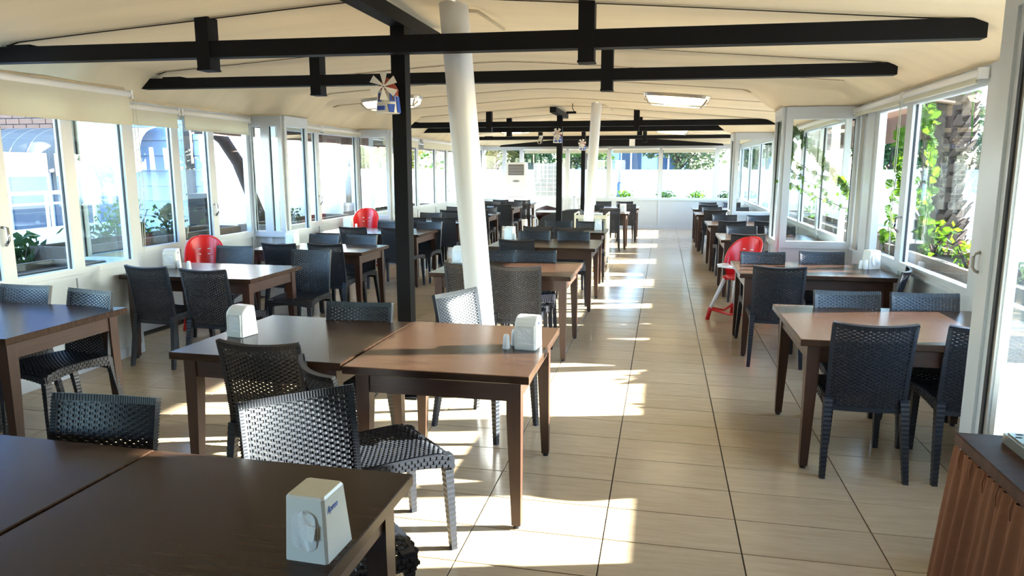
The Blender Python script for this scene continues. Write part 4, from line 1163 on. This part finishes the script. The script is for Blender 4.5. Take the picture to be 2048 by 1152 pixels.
# ---- leaf clusters
def leafmass(n, fn, size, mat, name, parent, seed=1, aspect=.5):
    rnd = random.Random(seed); m = MB()
    for _ in range(n):
        c = Vector(fn(rnd))
        d = Vector((rnd.gauss(0, 1), rnd.gauss(0, 1), rnd.gauss(0, .7))).normalized()
        e = d.cross(Vector((rnd.gauss(0, 1), rnd.gauss(0, 1), rnd.gauss(0, 1)))).normalized()
        s = size * rnd.uniform(.6, 1.3)
        m.v += [tuple(c - d * s), tuple(c - e * s * aspect), tuple(c + d * s), tuple(c + e * s * aspect)]
        k = len(m.v); m.f.append((k - 4, k - 3, k - 2, k - 1))
    o = m.build(name, mat, parent, fix=False); o['kind'] = 'stuff'; return o
def tree(label, x, y, h, r, mat, seed=1, n=2600, size=.13, z0=-.13, crown=.62):
    t = thing('tree', label, 'tree', (x, y, z0), 0, 'trees beyond the windows')
    MB().tube([(0, 0, 0), (.05, .02, h * .3), (-.04, .03, h * .62)], [.13, .10, .06], 9).build('trunk', 'bark', t, smooth=True)
    rnd = random.Random(seed)
    for k in range(5):
        a = rnd.uniform(0, 6.28)
        MB().tube([(0, 0, h * .35 + .06 * k), (r * .4 * math.cos(a), r * .4 * math.sin(a), h * .55 + .1 * k), (r * .7 * math.cos(a), r * .7 * math.sin(a), h * .72 + .05 * k)], [.05, .035, .015], 6).build('branch', 'bark', t, smooth=True)
    blobs = [(rnd.uniform(-.5, .5) * r, rnd.uniform(-.5, .5) * r, h * rnd.uniform(.42, .85), r * rnd.uniform(.35, .62)) for _ in range(9)]
    def fn(q):
        bx, by, bz, br = blobs[q.randrange(9)]
        v = Vector((q.gauss(0, 1), q.gauss(0, 1), q.gauss(0, 1))).normalized() * br * q.uniform(.55, 1) 
        return (bx + v.x, by + v.y, bz + v.z * crown * 1.3)
    leafmass(n, fn, size, mat, 'foliage', t, seed)
    return t
def palm(label, x, y, h, r, z0=-.13, fronds=16, fl=1.7, mat='leaf', seed=3, scaly=True):
    t = thing('palm_tree', label, 'palm', (x, y, z0), 0, 'palms outside')
    N = int(h / .075)
    MB().tube([(0.04 * math.sin(k * .5), 0, h * k / 12) for k in range(13)], [r * 1.0] * 12 + [r * .8], 14).build('trunk', 'palm_bark', t, smooth=True)
    if scaly:
        m = MB(); rnd = random.Random(seed)
        for i in range(N):
            zz = .1 + i * .075
            for k in range(11):
                a = 2 * math.pi * (k + (.5 if i % 2 else 0)) / 11 + rnd.uniform(-.1, .1)
                n = Vector((math.cos(a), math.sin(a), 0)); tx = Vector((-math.sin(a), math.cos(a), 0))
                c = n * r * .95 + Vector((0, 0, zz)); w = r * .30; l = rnd.uniform(.07, .12)
                tip = c + n * rnd.uniform(.04, .08) + Vector((0, 0, l))
                m.loft([[c - tx * w, c + tx * w, c + tx * w + n * .03, c - tx * w + n * .03], [tip - tx * w * .35, tip + tx * w * .35, tip + tx * w * .35 + n * .02, tip - tx * w * .35 + n * .02]])
        m.build('leaf_stubs', 'palm_bark', t)['kind'] = 'stuff'
    rnd = random.Random(seed)
    for k in range(fronds):
        a = 2 * math.pi * k / fronds + rnd.uniform(-.2, .2); up = rnd.uniform(.1, 1.0)
        d = Vector((math.cos(a), math.sin(a), 0)); pts = []
        for i in range(9):
            s = i / 8
            pts.append(Vector((0, 0, h)) + d * fl * s * (1 - .15 * up) + Vector((0, 0, fl * (up * s - (1.05) * s * s * .9))))
        m = MB().tube(pts, [.025 - .02 * i / 8 for i in range(9)], 5)
        for i in range(1, 24):
            s = i / 24 * 7.99; i0 = int(s); p = pts[i0].lerp(pts[i0 + 1], s - i0)
            tn = (pts[i0 + 1] - pts[i0]).normalized(); sd = tn.cross(Vector((0, 0, 1))).normalized()
            L = fl * .28 * math.sin(math.pi * min(1, .15 + i / 26))
            for q in (-1, 1):
                tip = p + sd * q * L + tn * L * .5 - Vector((0, 0, L * .35))
                m.quad(p - tn * .018, p + tn * .018, tip + tn * .004, tip - tn * .004)
        m.build('frond', mat, t, fix=False)
    return t
def shrub(label, x, y, z, r, h, mat, n=260, seed=2, size=.05, group='potted shrubs in the planters'):
    t = thing('shrub', label, 'plant', (x, y, z), 0, group)
    rnd = random.Random(seed)
    for k in range(6):
        a = rnd.uniform(0, 6.28)
        MB().tube([(0, 0, 0), (r * .4 * math.cos(a), r * .4 * math.sin(a), h * .5), (r * .8 * math.cos(a), r * .8 * math.sin(a), h * rnd.uniform(.7, 1))], [.012, .008, .004], 5).build('stem', 'bark', t)
    leafmass(n, lambda q: (q.gauss(0, .42) * r, q.gauss(0, .42) * r, h * min(1.05, max(.15, q.gauss(.62, .25)))), size, mat, 'foliage', t, seed, .62)
    return t
def planter(label, x0, x1, y0, y1, z0, z1, mat='stone_dark', grp='dark planter troughs along the windows'):
    p = thing('planter_trough', label, 'planter', ((x0 + x1) / 2, (y0 + y1) / 2, z0), 0, grp)
    hx, hy, h = (x1 - x0) / 2, (y1 - y0) / 2, z1 - z0
    MB().box(-hx, hx, -hy, -hy + .04, 0, h).build('end_wall', mat, p); MB().box(-hx, hx, hy - .04, hy, 0, h).build('end_wall', mat, p)
    MB().box(-hx, -hx + .04, -hy + .04, hy - .04, 0, h).build('side_wall', mat, p); MB().box(hx - .04, hx, -hy + .04, hy - .04, 0, h).build('side_wall', mat, p)
    MB().box(-hx + .04, hx - .04, -hy + .04, hy - .04, 0, h - .06).build('soil', 'soil', p)
    return p
# ---- left terrace
planter('dark stone trough outside the nearest left window', -5.30, -4.75, 3.0, 5.30, -.13, .86)
planter('dark stone trough outside the left recess windows', -5.85, -5.32, 5.6, 8.25, -.13, .93)
planter('dark trough outside, between the left glass boxes', -5.85, -5.32, 9.0, 11.55, -.13, .88)
planter('dark trough outside, past the second left glass box', -5.85, -5.32, 12.4, 16.0, -.13, .86)
planter('low white-rimmed bed beyond the nearest left trough', -7.2, -6.4, 4.2, 7.4, -.13, .55, 'stucco')
shrub('serrated dark green shrub outside the near left window', -5.95, 5.55, .42, .28, .58, 'leaf_dark', 240, 5, .06)
shrub('dark leafy shrub behind the open left sash', -5.75, 6.25, .42, .22, .60, 'leaf_dark', 200, 6, .055)
shrub('feathery green shrub behind the small left blind', -6.3, 7.35, .42, .34, .82, 'leaf', 520, 8, .035)
shrub('pale green shrub outside the left recess window', -5.62, 7.30, .87, .20, .34, 'leaf_olive', 180, 9, .04)
shrub('small leafy plant in the left recess trough', -5.60, 6.75, .87, .14, .22, 'leaf_olive', 100, 10, .035)
shrub('sprawling weed in the trough past the glass box', -5.6, 10.0, .82, .2, .22, 'leaf_olive', 90, 15, .03)
# railing
rl = thing('terrace_railing', 'white metal railing on a low white wall across the terrace', 'railing', (-9.0, 0, 0))
for zz, rr in ((1.30, .028), (1.14, .02)):
    MB().tube([(0, 3, zz), (0, 10.2, zz)], rr, 8).build('rail', 'white_paint', rl)
for yy in (3.4, 4.6, 5.8, 7.0, 8.2, 9.0, 9.9):
    MB().tube([(0, yy, .78), (0, yy, 1.32)], .024, 8).build('post', 'white_paint', rl)
MB().box(-.12, .12, 3, 10.2, -.13, .78).build('low_wall', 'stucco', rl)
# neighbour house (shaded side towards the camera, blue shade put into its colours)
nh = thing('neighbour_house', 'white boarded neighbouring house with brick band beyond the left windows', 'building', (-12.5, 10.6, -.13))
MB().box(-8, 4.0, .02, 7.0, 0, 6.5).build('wall', 'facade_blue_shade', nh)
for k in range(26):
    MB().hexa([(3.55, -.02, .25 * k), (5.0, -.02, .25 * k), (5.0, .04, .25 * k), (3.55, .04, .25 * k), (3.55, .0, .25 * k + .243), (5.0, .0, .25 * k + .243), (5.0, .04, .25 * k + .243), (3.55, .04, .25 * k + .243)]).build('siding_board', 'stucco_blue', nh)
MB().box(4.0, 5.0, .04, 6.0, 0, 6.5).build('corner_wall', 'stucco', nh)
MB().box(4.78, 4.90, -.10, -.02, 0, 6.5).build('corner_trim', 'bark', nh)
for k in range(9):
    for j in range(8):
        MB().box(.9 + .27 * j + (.13 if k % 2 else 0), 1.15 + .27 * j + (.13 if k % 2 else 0), -.05, .02, 2.05 + .10 * k, 2.135 + .10 * k).build('brick', 'brick_wall', nh)
for x0, x1 in ((-4.5, -3.0), (-2.2, -.6), (.0, .75), (1.2, 2.9)):
    w_ = MB().box(x0, x1, -.03, .02, .4, 2.0).build('window', 'far_glass', nh)
    MB().box(x0 - .06, x0, -.06, .02, .35, 2.05).build('frame', 'white_paint', w_); MB().box(x1, x1 + .06, -.06, .02, .35, 2.05).build('frame', 'white_paint', w_)
    MB().box((x0 + x1) / 2 - .03, (x0 + x1) / 2 + .03, -.06, .02, .4, 2.0).build('mullion', 'white_paint', w_)
def dome_awning(label, x, y, w, mat='awning_cloth'):
    o = thing('dome_awning', label, 'awning', (x, y, 1.72), 0, 'scalloped dome awnings')
    def fn(u, v):
        a = math.pi / 2 * v
        e = 1 - .35 * (2 * u - 1) ** 4 * v
        return (-w / 2 + w * u, -.85 * math.sin(a) * e, .62 * math.cos(a))
    MB().grid(fn, 20, 10).build('cloth', mat, o, smooth=True, fix=False)
    MB().grid(lambda u, v: (-w / 2 + w * u, -.85 * (1 - .35 * (2 * u - 1) ** 4), -(.10 + .035 * abs(math.sin(math.pi * 6 * u))) * v), 48, 2).build('scalloped_valance', mat, o, smooth=True, fix=False)
    for u in (0, .25, .5, .75, 1):
        MB().tube([fn(u, k / 8) for k in range(9)], .008, 5).build('rib', 'track', o)
dome_awning('pale scalloped awning seen between the near left blinds', -8.75, 10.55, 1.25)
dome_awning('scalloped awning above the white terrace railing', -10.35, 10.55, 1.3)
dome_awning('scalloped awning at the left image edge', -11.9, 10.55, 1.3)
# terrace furniture in the shade: same chairs and a table
table('dark terrace table outside beyond the railing', -10.9, -9.7, 8.3, 9.2, group='dark tables on the outside terrace', dz=-.13)
chair('woven chair on the outside terrace, left of the terrace table', -10.9, 8.0, R(10), 'woven chairs on the outside terrace').location.z = -.13
chair('woven chair on the outside terrace, right of the terrace table', -9.9, 8.0, R(-15), 'woven chairs on the outside terrace').location.z = -.13
# sunlit white wall
gw = thing('white_house', 'blank sunlit white house wall beyond the left windows', 'building', (-9.6, 19.4, -.13))
MB().box(-3, 0, -1.7, 1.5, 0, 5.2).build('wall', 'stucco', gw)
for yy in (-1.3, .2):
    w_ = MB().box(.0, .03, yy, yy + .8, 1.1, 2.1).build('window', 'far_glass', gw)
    MB().box(.0, .06, yy - .06, yy, 1.05, 2.15).build('shutter', 'white_paint', w_)
wl2 = thing('garden_wall', 'long sunlit white garden wall beyond the far left windows', 'wall', (-8.6, 24, -.13), 0, 'white garden walls')
MB().box(-.1, .1, -8, 10, 0, 1.72).build('face', 'stucco', wl2); MB().box(-.14, .14, -8, 10, 1.72, 1.78).build('coping', 'stucco', wl2)
# bent leaning steel column, dark posts
lc = thing('leaning_steel_column', 'dark bent steel column leaning outside the left recess', 'column', (-6.5, 0, 0))
MB().tube([(0, 9.2, 2.35), (0, 9.75, 2.10), (0, 10.12, 1.75), (0, 10.45, 1.2), (0, 11.3, -.13)], .095, 14).build('shaft', 'bark', lc, smooth=True)
MB().lathe([(.22, -.13), (.22, -.10)], 16, (0, 11.3, 0)).build('base_plate', 'black_steel', lc)
dp = thing('gate_post', 'short square dark post outside the left recess', 'post', (-6.6, 9.3, -.13), 0, 'short dark posts outside')
MB().box(-.13, .13, -.13, .13, 0, 1.40).build('shaft', 'black_steel', dp); MB().box(-.15, .15, -.15, .15, 1.40, 1.43).build('cap', 'black_steel', dp)
lp = thing('lamp_post', 'grey round lamp post outside between the left glass boxes', 'post', (-7.2, 15.6, -.13))
MB().tube([(0, 0, 0), (0, 0, 1.0)], .13, 14).build('sleeve', 'track', lp, smooth=True); MB().tube([(0, 0, 1.0), (0, 0, 2.6)], .07, 14).build('pole', 'track', lp, smooth=True)
# left outdoor awning
aw = thing('terrace_awning', 'flat brown terrace awning with hanging valance outside the left windows', 'awning', (-5.98, 14.3, 2.1))
MB().box(0, .65, -6.0, 5.9, .28, .30).build('roof_cloth', 'soffit', aw)
MB().grid(lambda u, v: (0 + .012 * math.sin(60 * u), -6.0 + 11.9 * u, .28 * v), 180, 2).build('valance', 'valance_brown', aw, smooth=True, fix=False)
for yy in (-5.9, -3, 0, 3, 5.8):
    MB().box(0, .65, yy, yy + .05, .23, .28).build('rafter', 'black_steel', aw)
tree('leafy garden tree with orange-green leaves beyond the left white wall', -10.9, 26.6, 4.0, 1.9, 'leaf_warm', 11, 2600, .13)
tree('green garden tree beyond the far left corner', -11.8, 30.5, 4.6, 2.2, 'leaf', 12, 2600, .14)
palm('feather palm behind the far left corner window', -6.6, 27.5, 2.6, .18, fl=1.8, mat='leaf_warm', seed=5)
# ---- behind the back wall
bw = thing('rear_garden_wall', 'sunlit white garden wall beyond the back windows', 'wall', (-1.5, 25.2, -.13), 0, 'white garden walls')
MB().box(-6.8, 12, 0, .2, 0, 1.70).build('face', 'stucco', bw); MB().box(-6.8, 12, -.03, .23, 1.70, 1.76).build('coping', 'stucco', bw)
planter('flower bed edge along the back wall outside', -3.0, 2.6, 20.75, 21.3, -.13, .72)
for k, (x, r_) in enumerate([(-1.1, .3), (.05, .28), (.95, .3), (1.72, .25)]):
    shrub('low green plant outside the back window, %s' % ['far left one', 'left of centre', 'right of centre', 'far right one'][k], x, 21.0, .66, r_, .34, ['leaf', 'leaf_dark', 'leaf', 'leaf_dark'][k], 200, 20 + k, .045)
tree('large grey-green tree behind the right part of the back windows', 0.6, 31.0, 4.9, 2.2, 'leaf_olive', 31, 4200, .12)
tree('dark conifer-like tree at the right end of the back windows', 3.9, 29.5, 5.0, 1.4, 'leaf_dark', 32, 3600, .12)
tree('dark tree behind the air conditioner corner', -5.9, 29.6, 4.4, 1.6, 'leaf_dark', 33, 3600, .12)
tree('blue-green tree left of the middle black post', -3.6, 33.5, 4.8, 1.8, 'leaf_olive', 34, 3400, .12)
palm('palm seen between the two rear black posts', -2.9, 27.6, 2.7, .16, fl=1.7, mat='leaf', seed=8)
palm('low fan palm peeping over the rear garden wall', -.2, 26.4, 1.55, .12, fl=.95, mat='leaf_warm', seed=9, fronds=20)
hb = thing('pale_villa', 'pale blue-white villa beyond the rear garden wall', 'building', (-2.2, 36, -.13))
MB().box(-2.2, 3.4, 0, 5, 0, 3.4).build('wall', 'stucco_blue', hb); MB().box(-2.4, 3.6, -.2, 5.2, 3.4, 3.6).build('roof', 'brick_wall', hb)
for x0 in (-1.6, .1, 1.9):
    w_ = MB().box(x0, x0 + 1.0, -.04, .02, 1.7, 2.6).build('window', 'far_glass', hb)
    MB().box(x0 - .08, x0 + 1.08, -.08, .02, 1.62, 1.7).build('window_sill', 'white_paint', w_)
    MB().box(x0 + .46, x0 + .54, -.07, .02, 1.7, 2.6).build('mullion', 'white_paint', w_)
bp_ = thing('blue_post', 'dark blue pole standing outside the back windows', 'post', (-1.32, 22.2, -.13))
MB().tube([(0, 0, 0), (0, 0, 1.35)], .075, 12).build('sleeve', 'blue_paint', bp_, smooth=True); MB().tube([(0, 0, 1.35), (0, 0, 3.2)], .05, 12).build('pole', 'blue_paint', bp_, smooth=True)
cd = thing('outdoor_condenser', 'grey-green caged condenser outside beside the air conditioner', 'condenser', (-3.45, 21.5, -.13))
MB().box(-.42, .42, 0, .4, .95, 1.95).build('casing', 'track', cd)
MB().box(-.42, .42, .05, .35, 0, .95).build('stand', 'stucco', cd)
for k in range(8): MB().box(-.42, .42, -.02, -.008, .97 + .13 * k, .985 + .13 * k).build('cage_bar', 'cream', cd)
for k in range(5): MB().box(-.41 + .2 * k, -.395 + .2 * k, -.02, -.008, .95, 1.95).build('cage_bar', 'cream', cd)
# ---- right side
planter('weathered wooden trough outside the right windows', 2.18, 2.62, 3.4, 7.85, -.13, .92)
planter('weathered trough outside the far right windows', 2.18, 2.62, 8.95, 13.9, -.13, .90)
palm('thick scaly palm trunk outside the right sliding window', 2.82, 8.1, 3.6, .18, fl=1.9, mat='leaf', seed=12)
ra = thing('side_awning', 'brown outdoor awning with valance seen through the open right window', 'awning', (2.7, 11.0, 1.96))
MB().grid(lambda u, v: (.0 + .012 * math.sin(50 * u), -3.3 + 7.0 * u, .32 * v), 120, 2).build('valance', 'valance_brown', ra, smooth=True, fix=False)
MB().hexa([(-.55, -3.3, .40), (0, -3.3, .31), (0, 3.7, .31), (-.55, 3.7, .40), (-.55, -3.3, .42), (0, -3.3, .33), (0, 3.7, .33), (-.55, 3.7, .42)]).build('roof_cloth', 'soffit', ra)
for k in range(4):
    MB().box(-.55, 0, -3.2 + 2.2 * k, -3.15 + 2.2 * k, .30, .34).build('rafter', 'black_steel', ra)
for k, (x, y, r_, h_, m_) in enumerate([(2.42, 5.55, .13, .16, 'leaf_olive'), (2.42, 6.3, .14, .22, 'leaf'), (2.46, 7.15, .16, .34, 'leaf'), (2.4, 9.8, .2, .3, 'leaf_olive'), (2.4, 12.4, .2, .25, 'leaf')]):
    shrub('plant in the right trough, number %s from the camera' % ['one', 'two', 'three', 'four', 'five'][k], x, y, .84, r_, h_, m_, 80, 40 + k, .035)
dpt = thing('tall_pot', 'tall black pot beside the open right window', 'pot', (2.36, 7.45, .86))
MB().loft([[(-.05, -.05, 0), (.05, -.05, 0), (.05, .05, 0), (-.05, .05, 0)], [(-.065, -.065, .30), (.065, -.065, .30), (.065, .065, .30), (-.065, .065, .30)]]).build('body', 'black_steel', dpt)
MB().box(-.07, .07, -.07, .07, .30, .315).build('rim', 'black_steel', dpt)
# climbing vine: stems with single leaves
vine = thing('climbing_vine', 'climbing vine with bright green leaves behind the right glass box', 'vine', (0, 0, 0))
lf = []
for k in range(3):
    rnd = random.Random(60 + k)
    L, Wd = .075, .034
    m = MB()
    pr = [(0, 0), (.25, .85), (.5, 1.0), (.75, .62), (1, 0)]
    for a, b in zip(pr[:-1], pr[1:]):
        for s in (-1, 1):
            m.quad((0, a[0] * L, -.004 * math.sin(3 * a[0])), (s * a[1] * Wd, a[0] * L - .008 * a[1], .010), (s * b[1] * Wd, b[0] * L - .008 * b[1], .010 - .012 * b[0]), (0, b[0] * L, -.012 * b[0]))
    m.tube([(0, -.02, 0), (0, L * .9, -.006)], [.0018, .001], 4)
    lf.append(m.mesh('leaf', 'leaf', smooth=True))
VS = [  # polylines in world space behind the first right glass box and in the open window
 [(1.36, 8.75, 2.16), (1.52, 8.72, 2.02), (1.66, 8.66, 1.84), (1.82, 8.6, 1.66), (2.0, 8.5, 1.46), (2.2, 8.3, 1.28)],
 [(1.33, 8.78, 2.20), (1.36, 8.76, 2.05), (1.40, 8.74, 1.90), (1.36, 8.72, 1.74)],
 [(1.36, 8.74, 1.82), (1.52, 8.70, 1.70), (1.68, 8.65, 1.60), (1.86, 8.58, 1.54), (2.1, 8.45, 1.44)],
 [(1.38, 8.74, 1.70), (1.46, 8.72, 1.60), (1.54, 8.70, 1.54), (1.72, 8.62, 1.45), (1.9, 8.55, 1.36)],
 [(1.32, 8.76, 1.53), (1.46, 8.70, 1.47), (1.62, 8.65, 1.38), (1.8, 8.6, 1.30), (2.0, 8.5, 1.22)],
 [(2.20, 7.7, .9), (2.22, 7.68, 1.3), (2.24, 7.66, 1.7), (2.20, 7.7, 2.05)],
 [(2.30, 7.4, .9), (2.32, 7.45, 1.2), (2.28, 7.55, 1.5), (2.24, 7.62, 1.8)],
 [(2.32, 7.1, .9), (2.34, 7.05, 1.3), (2.30, 7.0, 1.75), (2.26, 6.95, 2.1), (2.2, 6.92, 2.22)],
 [(2.30, 7.0, .9), (2.36, 7.15, 1.15), (2.36, 7.3, 1.4), (2.3, 7.4, 1.6)],
]
rnd = random.Random(77)
for si, pl_ in enumerate(VS):
    pts = [Vector(q) for q in pl_]
    fine = []
    for i in range(len(pts) - 1):
        for k in range(5): fine.append(pts[i].lerp(pts[i + 1], k / 5) + Vector((rnd.gauss(0, .006), rnd.gauss(0, .006), rnd.gauss(0, .006))))
    fine.append(pts[-1])
    stem = MB().tube(fine, .0045, 5).build('stem', 'bark', vine, smooth=True)
    dens = 1 if si not in (2, 3, 4) else 1
    for p in fine:
        nl = (3 if si in (0, 1, 5, 6, 7, 8) else 2)
        for q in range(nl):
            if rnd.random() < (.08 if si in (0, 1) else .25 if si > 4 else .35): continue
            l = link('leaf', lf[rnd.randrange(3)], vine)
            l.location = p + Vector((rnd.gauss(0, .02), rnd.gauss(0, .02), rnd.gauss(0, .015)))
            l.rotation_euler = (R(rnd.uniform(-150, -60)), R(rnd.uniform(-40, 40)), rnd.uniform(-1.2, 1.2))
            s = rnd.uniform(.75, 1.35) * (1.25 if si in (0, 1, 5, 6, 7, 8) else .75); l.scale = (s, s, s)
tw = thing('white_tower', 'white apartment tower far beyond the right windows', 'building', (20.5, 52, -.13))
MB().box(-2.4, 2.4, 0, 5, 0, 7.4).build('wall', 'stucco', tw)
for k in range(12):
    bl = MB().box(-2.9, 2.6, -.8, 0, .5 + .58 * k, .62 + .58 * k).build('balcony', 'stucco', tw)
    MB().box(-2.9, 2.6, -.8, -.74, .62 + .58 * k, .80 + .58 * k).build('parapet', 'stucco', bl)
tree('hazy tree beyond the right open window', 7.7, 27.0, 4.6, 1.9, 'leaf_dark', 51, 3000, .15)
tree('tree beyond the right windows, near the palm trunk', 9.2, 21.5, 3.8, 1.7, 'leaf_olive', 52, 2600, .13)
tree('pine-like tree further right of the palm trunk', 13.0, 27.0, 5.2, 1.8, 'leaf_dark', 53, 2400, .14)
sea = MB().box(14, 140, 30, 200, -.14, -.125).build('sea', 'stucco_blue')
tag(sea, 'pale blue sea far beyond the right windows', 'sea', kind='structure')
